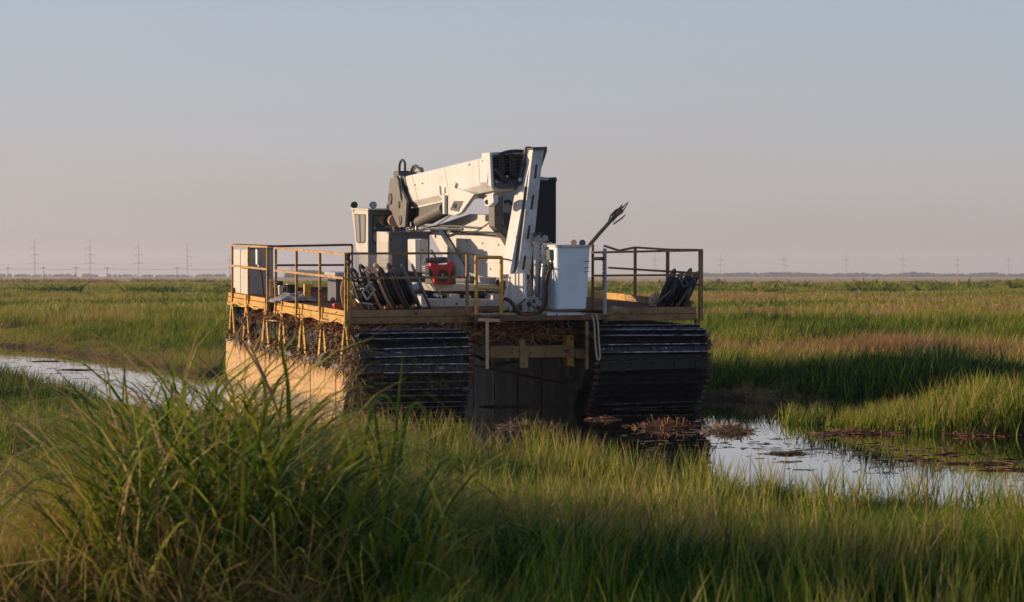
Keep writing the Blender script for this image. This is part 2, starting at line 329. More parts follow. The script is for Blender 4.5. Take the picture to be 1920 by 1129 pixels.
pvn.inputs['Color'].default_value = (.84, .83, .90, 1); pvn.inputs['Density'].default_value = .00013; pvn.inputs['Anisotropy'].default_value = .2
hm.node_tree.links.new(pvn.outputs[0], hmo.inputs['Volume']); b_.materials.append(hm)

# ================================================================== the tracked amphibious carrier
carrier = thing('amphibious_carrier', L(3.3, 5, -2.3), 'big yellow twin-track amphibious carrier with railed deck, standing in the marsh channel', 'tracked vehicle')
DV = 10.7; DU = 6.7
# pontoons
def hull(u0, u1, m, name='pontoon'):
    prof = [(-.50, -1.0), (-.48, -1.12), (.28, -1.9), (.9, -2.55), (10.3, -2.8), (11.2, -1.7), (11.1, -1.0)]
    return MB().prism([L(u0, v, w_) for v, w_ in prof], U * (u1 - u0)).build(name, m, carrier, bev=.012)
TU0, TU1 = loc(pv(676, 650, -.85))[0], loc(pv(879, 650, -.85))[0]
RU0, RU1 = loc(pv(1124, 640, -.85))[0], loc(pv(1326, 640, -.85))[0]
hl = hull(0, TU1 + .02, M_tan); hr = hull(RU0 - .12, RU1, M_hull)
MB().prism([L(.2, v, w_) for v, w_ in ((-.2, -.99), (10.8, -.99), (10.8, -.53), (-.2, -.53))], U * (TU1 - .3)).build('pontoon_upper_wall', M_tan, carrier)
MB().prism([L(RU0, v, w_) for v, w_ in ((-.2, -.99), (10.8, -.99), (10.8, -.53), (-.2, -.53))], U * (RU1 - RU0 - .2)).build('pontoon_upper_wall', M_hull, carrier)
for uu, sg in ((0, -1), (RU0 - .12, -1)):
    MB().lbox(uu - .05, uu + .01, -.52, 10.9, -1.07, -.97).lbox(uu - .05, uu + .3, -.52, 10.9, -.99, -.965).build('ledge_strip', M_brn if uu == 0 else M_hull, carrier)
# drain slot and small plates on the outer hull side
MB().prism([pu(x, y, -.004) for x, y in ((516, 662), (521, 663), (521, 676), (516, 675))], -U * .008).build('drain_slot', M_rust, carrier)
MB().prism([pu(x, y, -.004) for x, y in ((653, 693), (657, 694), (657, 702), (653, 701))], -U * .008).build('drain_slot', M_rust, carrier)
b = MB(); q = [pu(x, y, -.06) for x, y in ((600, 672), (609, 661), (613, 664), (606, 674), (612, 686), (609, 689))]
b.prism(q, -U * .05).build('hook_plate', M_black, carrier)
for k in range(5):                                              # weld seams of the hull plates
    v = .8 + k * 2.05
    MB().lbox(-.014, .0, v, v + .035, -2.2, -1.08).build('weld_seam', M_tan, carrier)
for v in (.6, 2.1, 3.6, 5.1, 6.6, 8.1):                          # ribs and a rubbing strake on the inner side of the right pontoon
    MB().lbox(RU0 - .128, RU0 - .12, v, v + .05, -2.5, -1.07).build('hull_rib', M_hull, carrier)
MB().lbox(RU0 - .135, RU0 - .12, -.2, 10.4, -1.46, -1.42).build('rubbing_strake', M_rust, carrier)
MB().tube([L(TU1 + .3, .4, -.75), L(TU1 + .9, .5, -1.05), L(TU1 + 1.5, .5, -.95), L(RU0 - .4, .4, -.7)], .03, 8).build('sagging_hose', M_black, carrier, smooth=True)
# bow guard strips at the front edge of the left pontoon
for du, dw in ((0, 0), (.10, -.03)):
    MB().bar(L(-.03 + du, -.52, -1.05), L(-.03 + du, .22, -1.95 + dw), .05, .05).build('bow_guard', M_tan if du else M_rust, carrier)
# crawler tracks: a belt and its shoes
PROF = [(10.6, -.44), (5, -.46), (.2, -.42), (-.45, -.42), (-.68, -.47), (-.82, -.60), (-.86, -.78), (-.85, -1.05), (-.74, -1.35), (-.52, -1.65), (-.18, -2.0), (.25, -2.4), (1.0, -2.75)]
def path(step):
    P = [Vector((v, w_)) for v, w_ in PROF]; out = []; d = 0; nxt = 0
    for a, c in zip(P[:-1], P[1:]):
        l = (c - a).length; t = (c - a) / l
        while nxt <= d + l: out.append((a + t * (nxt - d), t)); nxt += step
        d += l
    return out
def shoe_mesh(wd):
    b = MB(); h = wd / 2
    def bx(x0, x1, y0, y1, z0, z1): b.hexa([Vector(p) for p in ((x0, y0, z0), (x1, y0, z0), (x1, y1, z0), (x0, y1, z0), (x0, y0, z1), (x1, y0, z1), (x1, y1, z1), (x0, y1, z1))])
    bx(-h, h, -.085, .085, -.012, .012); bx(-h, h, -.085, -.062, .012, .10); bx(-h, h, .062, .085, .012, .10)
    for k in range(5): c = -h + (k + .5) * wd / 5; bx(c - .04, c + .04, -.062, .062, .0125, .045)
    me = bpy.data.meshes.new('track_shoe'); me.from_pydata([list(p) for p in b.v], [], b.f); me.materials.append(M_track); return me
def pad_mesh(wd):                                               # worn lips along the shoe edges, highlights put into their colour
    b = MB(); h = wd / 2
    def bx(x0, x1, y0, y1, z0, z1): b.hexa([Vector(p) for p in ((x0, y0, z0), (x1, y0, z0), (x1, y1, z0), (x0, y1, z0), (x0, y0, z1), (x1, y0, z1), (x1, y1, z1), (x0, y1, z1))])
    for s in (-1, 1): bx(-h * .995, h * random.uniform(.5, .995), s * .0735 - .009, s * .0735 + .009, .1005, .107)
    n = 7
    for k in range(n):
        if random.random() < .4: c = -h + random.random() * wd * .9 + wd * .05; q_ = random.uniform(.01, .05); bx(c - wd * q_, c + wd * q_, -.03, random.uniform(-.02, .01), .0125, .03)
    me = bpy.data.meshes.new('highlight_lip'); me.from_pydata([list(p) for p in b.v], [], b.f); me.materials.append(M_edge); return me
for u0, u1 in ((TU0, TU1), (RU0, RU1)):
    wd = u1 - u0; uc = (u0 + u1) / 2
    inner = [(v + (.1 if v < -.5 else 0), w_ - (.06 if w_ > -.6 else -.0)) for v, w_ in PROF]
    inner = [(v + .09, w_ - .05) for v, w_ in PROF]
    tr = MB().prism([L(u0 + .06, v, w_) for v, w_ in inner] + [L(u0 + .06, 10.5, -1.6)], U * (wd - .12)).build('crawler_track', M_track, carrier)
    sm = shoe_mesh(wd); pms = [pad_mesh(wd) for _ in range(4)]
    for k, (p, t) in enumerate(path(.27)):
        T = (V * t.x + W * t.y).normalized(); N_ = U.cross(T).normalized()
        if N_.dot(-V * .3 + W) < 0 and t.y > -.9: N_ = -N_
        if p.x < 2 and N_.dot(W * .4 - V) < 0: N_ = -N_
        X_ = T.cross(N_)
        j = Euler((random.uniform(-.16, .16), random.uniform(-.012, .012), random.uniform(-.012, .012))).to_matrix()
        m4 = (Matrix((X_, T, N_)).transposed() @ j).to_4x4(); wp = L(uc + random.uniform(-.03, .03), p.x, p.y) + N_ * random.uniform(-.012, .012)
        m4.translation = wp - Vector(carrier['_o'])
        o = bpy.data.objects.new('track_shoe', sm); COL.objects.link(o); o.parent = tr; o.matrix_local = m4
        if p.x < -.2 and p.y > -1.9 and (p.y > -.95 or random.random() < .5):
            o2 = bpy.data.objects.new('track_shoe', pms[k % 4]); o2.parent = tr; o2.matrix_local = m4; o2.name = 'highlight_lip'; COL.objects.link(o2)
    # chain lugs beside the belt
    b = MB()
    for p, t in path(.13):
        if p.x > 2.5: continue
        for uu in (u0 + .0, u1 + .07, ):
            c = L(uu, p.x + .12, p.y - .03); b.cyl(c - U * .045, c + U * .045, .038, 8)
    b.build('track_chain', M_rust, carrier)['kind'] = 'stuff'
# drive sprocket on the inner side of the left track
b = MB(); c = L(TU1 + .13, -.25, -.95); b.cyl(c - U * .03, c + U * .03, .30, 24)
for k in range(12):
    a = k * math.pi / 6; d = V * math.cos(a) + W * math.sin(a); b.bar(c + d * .26, c + d * .37, .05, .05)
b.build('drive_sprocket', M_rust, carrier)
# deck frame: toe boards, fascia
def beam(name, u0, u1, v0, v1, w0, w1, m=M_beam, bev=.008): return MB().lbox(u0, u1, v0, v1, w0, w1).build(name, m, carrier, bev=bev)
UL1 = loc(pv(886, 590, 0))[0]; UR0 = loc(pv(1134, 590, 0))[0]
for a, c in ((0.03, UL1), (UR0, DU)):
    beam('fascia_board', a, c, -.05, 0, -.115, .0); beam('fascia_board', a, c, -.06, 0, -.235, -.122)
    MB().bar(L(a, -.058, -.118), L(c, -.058, -.118), .012, .008).build('board_joint', M_dark, carrier)
# left side boards in two runs, slightly bent
ua = loc(pu(503, 575, 0))[1]; ub = loc(pu(518, 575, 0))[1]
for v0, v1 in ((0, ub), (ua, DV)):
    beam('side_board', -.03, .02, v0, v1, -.09, .0, M_yel); beam('side_board', -.045, .015, v0, v1, -.205, -.10, M_yel)
    b = MB(); n = 14
    for i in range(n):
        a = v0 + (v1 - v0) * i / n; c = v0 + (v1 - v0) * (i + 1) / n
        d0 = .028 * math.sin(i * 1.3) - .22; d1 = .028 * math.sin((i + 1) * 1.3) - .22
        b.bar(L(-.055, a, d0), L(-.055, c, d1), .012, .05)
    b.build('bent_lip', M_yel, carrier)
beam('side_board', DU - .02, DU + .03, 0, DV, -.12, .0, M_yel); beam('side_board', DU - .02, DU + .04, 0, DV, -.235, -.125)
MB().lbox(DU - .05, DU - .03, 3.6, 7.2, .005, .13).build('toe_board', M_yel, carrier)
MB().lbox(DU - .05, DU - .03, .05, 3.58, .005, .12).build('toe_board', M_beam, carrier)  # nearer run of the same board, its shadow put into the browner paint
beam('side_board', 0, DU, DV - .05, DV, -.2, .10, M_rust)
for k in range(12): beam('cross_beam', .03, DU - .03, .5 + k * .88, .58 + k * .88, -.2, -.06, M_rust, 0)
# deck gratings, panel by panel, each with its bars
nU, nV = 5, 6
for i in range(nU):
    for j in range(nV):
        u0 = .04 + i * (DU - .1) / nU; u1 = u0 + (DU - .1) / nU - .02; v0 = .02 + j * (DV - .1) / nV; v1 = v0 + (DV - .1) / nV - .02
        b = MB(); n = int((v1 - v0) / .1)
        for k in range(n + 1):
            v = v0 + (v1 - v0) * k / n; b.lbox(u0, u1, v - .008, v + .008, -.04, .0)
        for k in range(15):
            a = u0 + (u1 - u0) * k / 14; b.lbox(a - .006, a + .006, v0, v1, -.045, -.012)
        b.build('deck_grating', M_grate, carrier)
# front centre platform
PV = -.55
pa = loc(pv(886, 600, PV))[0]; pb = loc(pv(1132, 600, PV))[0]
beam('platform_edge', loc(pv(940, 600, PV))[0], pb, PV - .06, PV, -.19, -.11, M_rust)
MB().bar(pv(893, 599, PV), pv(942, 601, PV), .05, .06).build('platform_edge', M_copper, carrier)
b = MB()
for k in range(9): b.lbox(pa, pb, PV + k * .09, PV + k * .09 + .045, -.11, -.085)
b.build('platform_grating', M_grate, carrier)
beam('platform_plate', pa + .4, pb - .3, PV + .05, -.02, -.084, -.07, M_lgrey, 0)
for x, m in ((913, M_copper), (1100, M_beam)):
    MB().bar(pv(x, 602, PV), pv(x, 692, PV), .055).build('platform_post', m, carrier)
MB().bar(pv(902, 612, PV), pv(925, 688, PV + .3), .03).build('platform_strut', M_rust, carrier)
# left side bracket legs
for x in (437, 464, 500, 531, 569, 607, 650):
    p = loc(pu(x, 590, -.02)); v = p[1]
    br = MB().lbox(-.06, -.02, v - .035, v + .035, -.34, -.0).build('side_bracket', M_yel, carrier)
    for s in (-1, 1):
        MB().prism([L(-.055, v + s * .02, -.21), L(-.055, v + s * .10, -.25), L(-.055, v + s * .40, -1.0), L(-.055, v + s * .24, -1.0)], U * .04).build('bracket_leg', M_yel, br)
for x in (1190, 1254, 1307):                                    # stub posts between right fascia and track
    p = loc(pv(x, 600, 0)); MB().bar(L(p[0], .0 if x > 1300 else 1.2, -.23), L(p[0], .0 if x > 1300 else 1.2, -.5), .08).build('side_bracket', M_beam, carrier)
for x in (771, 797, 866):
    p = pv(x, 605, .6); MB().bar(p, p - W * .32, .07).build('deck_prop', M_yel, carrier)
# railings
def rail(name, pts, wd=.035, m=M_rail, r=None):
    b = MB()
    if r: b.tube(pts, r, 8)
    else:
        for a, c in zip(pts[:-1], pts[1:]): b.bar(a, c, wd, wd)
    return b.build(name, m, carrier)
def post(pt_top, w_bot, wd=.045, m=M_rail):
    p = loc(pt_top); return MB().bar(L(*p), L(p[0], p[1], w_bot), wd).build('railing_post', m, carrier)
UO = -.055
post(pu(435.5, 459, UO), -.22, .04); post(pu(466, 461, UO), -.24); post(pu(502, 462, UO), -.24, .055)
post(pu(517, 464, UO), -.32); post(pu(556, 470, UO), -.32); post(pu(600, 474, UO), -.32); post(pu(648, 474, UO), -.28)
rail('railing_bar', [pu(435, 460, UO - .03), pu(503, 463, UO - .03)], .04); rail('railing_bar', [pu(435, 498, UO - .03), pu(502, 505, UO - .03)], .04)
rail('railing_bar', [pu(517, 465, UO - .03), pu(556, 468.5, UO - .03), pu(648, 476, UO - .03)], .04)
rail('railing_bar', [pu(515, 507, UO - .03), pu(600, 516.5, UO - .03), pu(645, 522, UO - .03)], .04)
VB = DV - .1
rail('railing_bar', [pv(436, 459, VB), pv(515, 462, VB), pv(660, 459, VB)], .05, M_rust)
rail('railing_bar', [pv(515, 497.5, VB), pv(645, 497, VB)], .045, M_rust); post(pv(660, 459, VB), 0, .05)
VF = -.07
post(pv(653.5, 475, VF), -.26, .05); post(pv(876, 474, VF), -.22, .05, M_beam)
rail('railing_bar', [pv(652, 475.5, VF - .03), pv(878, 475, VF - .03)], .042, M_beam); rail('railing_bar', [pv(652, 521.5, VF - .03), pv(876, 520, VF - .03)], .042, M_beam)
rail('railing_bar', [pv(878, 476, VF), pv(960, 488, .3)], .03, M_beam)
MB().tube([pv(655, 477, VF - .06), pv(651, 484, VF - .07), pv(656, 490, VF - .05), pv(653, 498, VF - .06)], .035, 8).build('strap_knot', M_blue, carrier)
# right railing: end corner post, front bars, side bars bent in the middle
post(pv(1314, 468, -.04), -.25, .07, M_beam)
rail('railing_bar', [pv(1112, 473.5, -.04), pv(1312, 469.5, -.04)], .04, M_beam); rail('railing_bar', [pv(1110, 517, -.04), pv(1312, 515.5, -.04)], .04, M_beam)
post(pv(1111.5, 458, .1), 0, .04, M_rust)
US = DU
rail('railing_bar', [pu(1133, 461, US), pu(1161, 470, US), pu(1191, 464, US), pu(1252, 468, US), pu(1316, 469, US)], .04, M_beam)
rail('railing_bar', [pu(1141, 502, US), pu(1252, 509, US), pu(1312, 512.5, US)], .04, M_beam)
post(pu(1191, 464, US), 0, .05, M_beam); post(pu(1252, 468, US), 0, .055, M_beam)
# yellow pipe step rails at the front centre
for xs_, y0, ym, m in (((893, 940), 482, 540, M_pipe), ((1112, 1134), 485, 541, M_beam)):
    for x in xs_:
        if x == 1112: continue
        a = pv(x, y0 if x != 1134 else 466, PV); c = pv(x, 590, PV)
        MB().tube([a, c], .034, 12).build('gate_post', m if x != 1134 else M_lgrey, carrier); MB().tube([c, pv(x, 605, PV)], .042, 10).build('post_socket', M_rust, carrier)
    for y in (y0, ym): MB().tube([pv(xs_[0] - (2 if xs_[0] < 1000 else 0), y, PV), pv(xs_[1] + 1, y + (1 if xs_[0] < 1000 else 0), PV)], .032 if y == y0 else .03, 12).build('gate_bar', m, carrier)
b = MB(); 
for k in range(18): c = pv(1131 + (k % 2), 476 + k * 3.6, PV - .05); b.ring(c, (1, 0, 0) if k % 2 else (0, 1, 0), .018, .006, 8, 4)
b.build('hanging_chain', M_rust, carrier)
# frame between the pontoons
MB().bar(pv(915, 660, .1), pv(1073, 658, .1), .24, .22).build('axle_beam', M_beam, carrier, bev=.01)
MB().prv([(974, 637), (984, 636), (992, 660), (990, 690), (975, 690)], -.05, .2).build('axle_bracket', M_beam, carrier, bev=.01)
MB().prv([(1062, 630), (1076, 629), (1076, 684), (1098, 684), (1098, 690), (1064, 686)], .0, .25).build('frame_plate', M_yel, carrier)
MB().prv([(1080, 654), (1097, 655), (1097, 673), (1080, 672)], -.1, .2).build('frame_block', M_beam, carrier, bev=.02)
MB().prv([(926, 622), (972, 624), (972, 640), (926, 640)], 1.0, .3).build('frame_block', M_beam, carrier)
MB().prv([(884, 606), (1130, 606), (1130, 642), (884, 642)], 2.6, .2).build('frame_bulkhead', M_rust, carrier)
MB().cyl(pv(900, 632, 1.2), pv(1090, 636, 1.2), .12, 16).build('drive_shaft', M_rust, carrier)
# mud lumps and dead reeds caught on the tracks
def strips(n, fn, lw=(.1, .32), tw=.012, m=M_mud, name='mud_and_reeds', parent=carrier, hang=.6):
    b = MB()
    for _ in range(n):
        c = fn(); d = Vector((random.gauss(0, 1), random.gauss(0, 1), random.gauss(0, .6) - hang)).normalized() * random.uniform(*lw)
        t = random.uniform(.4, 1.5) * tw; sdir = d.cross(Vector((random.gauss(0, 1), random.gauss(0, 1), random.gauss(0, 1)))).normalized() * t
        mid = c + d * .5 + Vector((random.gauss(0, .02), random.gauss(0, .02), random.gauss(0, .02)))
        b.add([c - sdir, c + sdir, mid + sdir, mid - sdir, c + d + sdir * .3, c + d - sdir * .3], [(0, 1, 2, 3), (3, 2, 4, 5)])
    o = b.build(name, m, parent); o['kind'] = 'stuff'; return o
def lumps(n, fn, r=(.03, .09), m=M_mud, name='mud_lumps'):
    b = MB()
    ico = [(0, 0, 1), (.89, 0, .45), (.28, .85, .45), (-.72, .53, .45), (-.72, -.53, .45), (.28, -.85, .45), (.72, .53, -.45), (-.28, .85, -.45), (-.89, 0, -.45), (-.28, -.85, -.45), (.72, -.53, -.45), (0, 0, -1)]
    fc = [(0, 1, 2), (0, 2, 3), (0, 3, 4), (0, 4, 5), (0, 5, 1), (1, 6, 2), (2, 7, 3), (3, 8, 4), (4, 9, 5), (5, 10, 1), (6, 7, 2), (7, 8, 3), (8, 9, 4), (9, 10, 5), (10, 6, 1), (11, 7, 6), (11, 8, 7), (11, 9, 8), (11, 10, 9), (11, 6, 10)]
    for _ in range(n):
        c = fn(); rr = random.uniform(*r); sx, sy, sz = (random.uniform(.6, 1.4) for _ in range(3))
        b.add([c + Vector((x * rr * sx * random.uniform(.7, 1.2), y * rr * sy, z * rr * sz * random.uniform(.7, 1.2))) for x, y, z in ico], fc)
    o = b.build(name, m, carrier); o['kind'] = 'stuff'; return o
def ledge_pt():
    v = random.uniform(-.6, 10.6) if random.random() < .6 else random.choice((-.35, .6, 1.2, 2.4, 5.5, 7.5, 9, 9.8)) + random.gauss(0, .3)
    v = min(10.9, max(-.75, v)); k = max(0, .3 + .9 * math.sin(v * 2.3 + .5) * math.sin(v * .9 + .4))
    return L(random.uniform(-.07, .2), v, -.97 + abs(random.gauss(0, 1)) * .27 * (.18 + k) - random.random() * .03)
lumps(300, ledge_pt); strips(2300, ledge_pt, (.06, .26), .011, hang=.9)
strips(500, ledge_pt, (.08, .3), .007, M_straw, 'straw', hang=.8)
strips(260, lambda: L(-.07, random.uniform(-.5, 10), -1.06 + random.random() * .03), (.08, .35), .005, M_mud, hang=3)
strips(4200, lambda: L(random.uniform(TU0 - .25, TU1 + .15), random.uniform(-.55, 8), -.36 + random.random() * .05 + .03 * random.gauss(0, 1)), (.08, .35), .008, M_rstraw, 'straw', hang=.1)
strips(900, lambda: L(random.uniform(.0, .35), random.uniform(-.6, 10.5), random.uniform(-.66, -.38)), (.06, .2), .011, M_mud, hang=.5)
strips(900, lambda: L(random.uniform(-.12, .35), random.uniform(-.85, -.2), random.uniform(-1.5, -.5)), (.08, .35), .010, M_mud, hang=1.2)
lumps(120, lambda: L(random.uniform(-.05, .28), random.uniform(-.75, -.2), random.uniform(-1.2, -.55)), (.03, .08))
strips(260, lambda: L(random.uniform(TU0, TU1), -.95, random.uniform(-1.3, -.5)), (.1, .3), .004, M_mud, hang=3)
strips(420, lambda: L(random.uniform(RU0, RU1 + .15), random.uniform(-.9, 2), random.uniform(-.9, -.35)), (.08, .25), .007, M_mud, hang=1.5)
lumps(420, lambda: L(RU1 + abs(random.gauss(0, .09)), random.uniform(-.6, 3), random.uniform(-1.15, -.48)), (.04, .11), M_dark)
strips(500, lambda: L(RU1 + abs(random.gauss(0, .08)), random.uniform(-.8, 2), random.uniform(-1.2, -.5)), (.08, .3), .008, M_mud, hang=1.5)
strips(650, lambda: L(random.uniform(TU1, RU0), random.uniform(.2, 2.2), -.5 + random.gauss(0, .09)), (.12, .4), .008, M_copper, 'reed_litter', hang=.5)
lumps(330, lambda: L(random.uniform(TU1, RU0), random.uniform(.2, 2.4), -.48 + random.gauss(0, .09)), (.03, .07), M_rstraw, 'mud_lumps')
MB().lbox(TU1 + .1, RU0 - .1, .6, 2.6, -.66, -.56).build('belly_plate', M_rust, carrier)

# ---- cab
VC = 7.4
UC = loc(pv(689.5, 393, VC))[0]; UC2 = loc(pv(762, 393, VC))[0]
cabb = MB().pru([(659, 391), (689.5, 393.5), (689.5, 546), (674, 544), (673, 476), (668, 470)], UC, UC2 - UC).build('cab', M_cab, carrier, bev=.02)
MB().prv([(690.5, 394), (761, 396), (761, 512), (690.5, 512)], VC - .02, .016).build('cab_front_panel', M_cabf, cabb)
MB().pru([(664, 401), (685.5, 402), (685, 453), (682, 456), (671, 456), (668, 452)], UC - .008, .006).build('window_seal', M_black, cabb)
MB().pru([(665.5, 403), (684, 404), (683.5, 452), (681, 454), (672, 454), (669.5, 451)], UC - .016, .007).build('side_window', M_glass2, cabb)
MB().pru([(672.5, 403), (674, 403), (675.5, 454), (674, 454)], UC - .026, .01).build('window_bar', M_black, cabb)
MB().prv([(698, 407), (702, 402.5), (748, 402.5), (748, 462), (703, 458), (698, 453)], VC - .03, .009).build('window_seal', M_black, cabb)
MB().prv([(700, 408), (703, 405), (747, 405), (747, 459), (704, 455.5), (700, 451)], VC - .038, .007).build('front_window', M_glass, cabb)
MB().pru([(657, 390), (690.5, 391.5), (690.5, 394), (658, 393)], UC - .03, UC2 - UC + .06).build('cab_roof', M_cab, cabb)
for x, y, vv_ in ((663.5, 384.5, 8.6), (699, 384.5, 7.4)):
    c = pv(x, y, vv_); lm = MB().cyl(c - V * .05, c + V * .10, .075, 20, .055).build('work_lamp', M_black, cabb, smooth=True)
    MB().bar(c - W * .05, c - W * .15, .03).build('lamp_bracket', M_black, lm)
    if x > 690: MB().cyl(c - V * .058, c - V * .05, .062, 20).build('lamp_lens', M_lamp, lm)
MB().pru([(688, 401), (689.5, 401), (689.5, 407), (688, 407)], UC - .03, .02).build('door_hinge', M_white2, cabb)
# grey tool chest top in front of the cab, clear screen beside it
MB().prv([(628, 511), (735, 511), (735, 523), (628, 521)], 4.2, .9).build('tool_chest', M_lgrey, carrier, bev=.01)
MB().prv([(630, 523), (734, 523), (734, 568), (630, 566)], 4.3, .7).build('chest_body', M_grey, carrier)
MB().prv([(664, 478), (735, 478), (735, 510), (664, 510)], 4.15, .01).build('clear_screen', M_pane, carrier)
# ---- grey power unit
VP_ = 4.3
UP = loc(pv(728.5, 434, VP_))[0]; UP2 = loc(pv(806, 434, VP_))[0]
pw = MB().pru([(706, 433.5), (728.5, 434.5), (728.5, 566), (706, 560)], UP, UP2 - UP).build('power_unit', M_grey, carrier, bev=.015)
MB().pru([(706.5, 434.5), (728.3, 435.5), (728.3, 545), (706.5, 541)], UP - .02, .017).build('side_panel', M_cab, pw)
for y0, y1 in ((452, 474), (482, 508)):
    for k in range(int((y1 - y0) / 2.6)):
        y = y0 + k * 2.6; MB().pru([(708, y), (727, y + .5), (727, y + 1.8), (708, y + 1.3)], UP - .035, .014).build('louvre_slat', M_cab, pw)
MB().prv([(748, 456), (800, 456), (800, 566), (748, 566)], VP_ - .012, .01).build('access_door', M_grey, pw)
MB().prv([(727, 434), (806, 434), (806, 438), (727, 438)], VP_ - .04, .04).build('top_flange', M_grey, pw)
MB().cyl(pv(733, 449, VP_ - .03), pv(733, 449, VP_), .02, 10).build('door_latch', M_black, pw)
b = MB(); nh = 0
for j in range(26):
    for i in range(20):
        x = 762 + i * 4.2 + (2.1 if j % 2 else 0); y = 474 + j * 3.6
        if x > 795 and y < 512: continue
        if x > 840 or y > 560 or (x > 800 and y < 514): continue
        c = pv(x, y, VP_ - .02); b.tube([c, c + V * .006], .0145, 6)
MB().prv([(798, 512), (842, 512), (842, 563), (798, 563)], VP_ - .012, .3).build('vent_panel', M_grey, pw)
o = b.build('vent_holes', M_black, pw); o['kind'] = 'stuff'
# ---- left rear control cabinet
vf = loc(pu(466, 467, .12))[1]
UB = .12; UB2 = loc(pv(512, 467, vf))[0]
cb = MB().pru([(437.5, 467), (466.5, 467), (466.5, 559), (437.5, 552)], UB, UB2 - UB).build('control_cabinet', M_lgrey, carrier, bev=.012)
MB().pru([(439, 469), (465.5, 469), (465.5, 557), (439, 550.5)], UB - .012, .01).build('cabinet_door', M_cab, cb)
MB().bar(pv(467, 466, vf - .02), pv(512, 466, vf - .02), .03, .04).build('cabinet_lid', M_grey, cb)
c = pv(488, 467, vf - .35); e = pv(487, 496, vf - .35)
cn = MB().cyl(c, e, .105, 24, .088).build('metal_canister', M_zinc, carrier, smooth=True)
MB().cyl(c + W * .008, c + W * .02, .112, 24).build('canister_lid', M_zinc, cn); MB().cyl(e, e - W * .05, .045, 14).build('canister_spout', M_zinc, cn)
MB().tube([e - W * .04, pv(491, 520, vf - .35), pv(494, 557, vf - .35)], .022, 8).build('canister_pipe', M_black, cn)
b = MB(); b.tube([pu(506, 583, -.08), pu(506, 601, -.08), pu(520, 602, -.08), pu(520, 583, -.08)], .012, 6).build('step_stirrup', M_white2, carrier)

# ================================================================== the crane
crane = thing('knuckle_boom_crane', L(3.0, 3.4, 0), 'white hydraulic boom lift with folded arm, red engine and work bucket on the carrier deck', 'crane')
VH = .55; UBm = loc(pv(917, 300, VH))[0]                                                       # plane of the main boom's left side
def cp(name, b, m, parent=None, bev=.008, smooth=False): return b.build(name, m, parent or crane, bev=bev, smooth=smooth)
# base frame and outrigger beam
base = cp('base_frame', MB().prv([(795, 561), (938, 561), (938, 579), (797, 579)], 1.6, .35), M_white2)
cp('outrigger_end', MB().prv([(791, 552), (801, 553), (801, 580), (793, 580)], 1.5, .5), M_white, base)
cp('outrigger_end', MB().prv([(924, 552), (940, 552), (940, 578), (924, 578)], 1.5, .5), M_white2, base)
cp('lock_pin', MB().cyl(pv(856, 569.5, 1.57), pv(856, 569.5, 1.62), .022, 12), M_dark, base, 0)
cp('pedestal', MB().prv([(845, 552), (862, 552), (862, 561), (845, 561)], 1.6, .3), M_white2, base)
cp('pedestal', MB().cyl(pv(880, 600, 3.2), pv(880, 548, 3.2), .42, 32), M_dark, base, 0, True)
cp('slewing_ring', MB().cyl(pv(880, 553, 3.2), pv(880, 545, 3.2), .6, 36), M_grey, base, 0, True)
tt = cp('turntable', MB().prv([(806, 533), (938, 533), (948, 546), (815, 546)], 2.2, 1.6), M_white2)
cp('turntable_plate', MB().prv([(898, 519), (930, 521), (928, 538), (902, 535)], 2.3, .2), M_lgrey, tt)
cp('turntable_plate', MB().prv([(880, 517), (898, 519), (898, 534), (880, 534)], 2.6, .3), M_grey, tt)
for x, y, r_, m in ((830, 552, .03, M_dark), (905, 550, .035, M_black), (935, 530, .06, M_black), (815, 553, .03, M_white2), (873, 556, .03, M_white2)):
    cp('hydraulic_fitting', MB().cyl(pv(x, y, 1.7), pv(x + 8, y + 1, 2.2), r_, 12), m, tt, 0)
cp('frame_hook', MB().ring(pv(824, 557, 1.5), V, .05, .012, 4, 6), M_white2, base, 0)
# tower, strut, lower boom
cp('column_cover', MB().prv([(778, 449), (788, 448), (788, 510), (779, 511)], 3.4, .55), M_white, None, .02)
cp('column_cover', MB().prv([(788, 448), (803, 449), (803, 512), (788, 511)], 3.55, .4), M_white2, None, .02)
UL_ = loc(pv(966, 480, .95))[0]
lb = cp('lower_boom', MB().pru([(802, 430), (862, 434), (968, 447), (960, 523), (905, 519), (858, 505)], UL_, .55), M_white, None, .02)
cp('boom_rib', MB().pru([(803, 429.5), (866, 434), (968, 446.5), (968, 450), (864, 437.5), (803, 433)], UL_ - .03, .03), M_dark, lb, 0)
cp('boom_rib', MB().pru([(860, 487), (964, 493), (964, 496), (860, 490)], UL_ - .02, .02), M_white, lb, 0)
cp('strut', MB().pru([(802, 430), (820, 431), (874, 520), (853, 520)], UL_ - .16, .12), M_white, lb, .01)
cp('strut_pin', MB().cyl(pu(805, 438, UL_ - .2), pu(805, 438, UL_), .035, 14), M_dark, lb, 0, True)
MB_ = MB().pru([(818, 422), (880, 401), (928, 404), (962, 430), (966, 446), (870, 434)], UL_ + .05, .4)
ub = cp('upper_link', MB_, M_white, None, .02)
cp('link_arm', MB().prv([(944, 357), (975, 356), (972, 400), (960, 404), (944, 392)], 2.0, .3), M_white, None, .02)
for x, y in ((948, 380), (962, 398)): cp('link_hose', MB().tube([pv(x - 3, y - 1, 1.9), pv(x + 6, y - 3, 1.88), pv(x + 14, y + 4, 1.9)], .03, 8), M_black, None, 0, True)
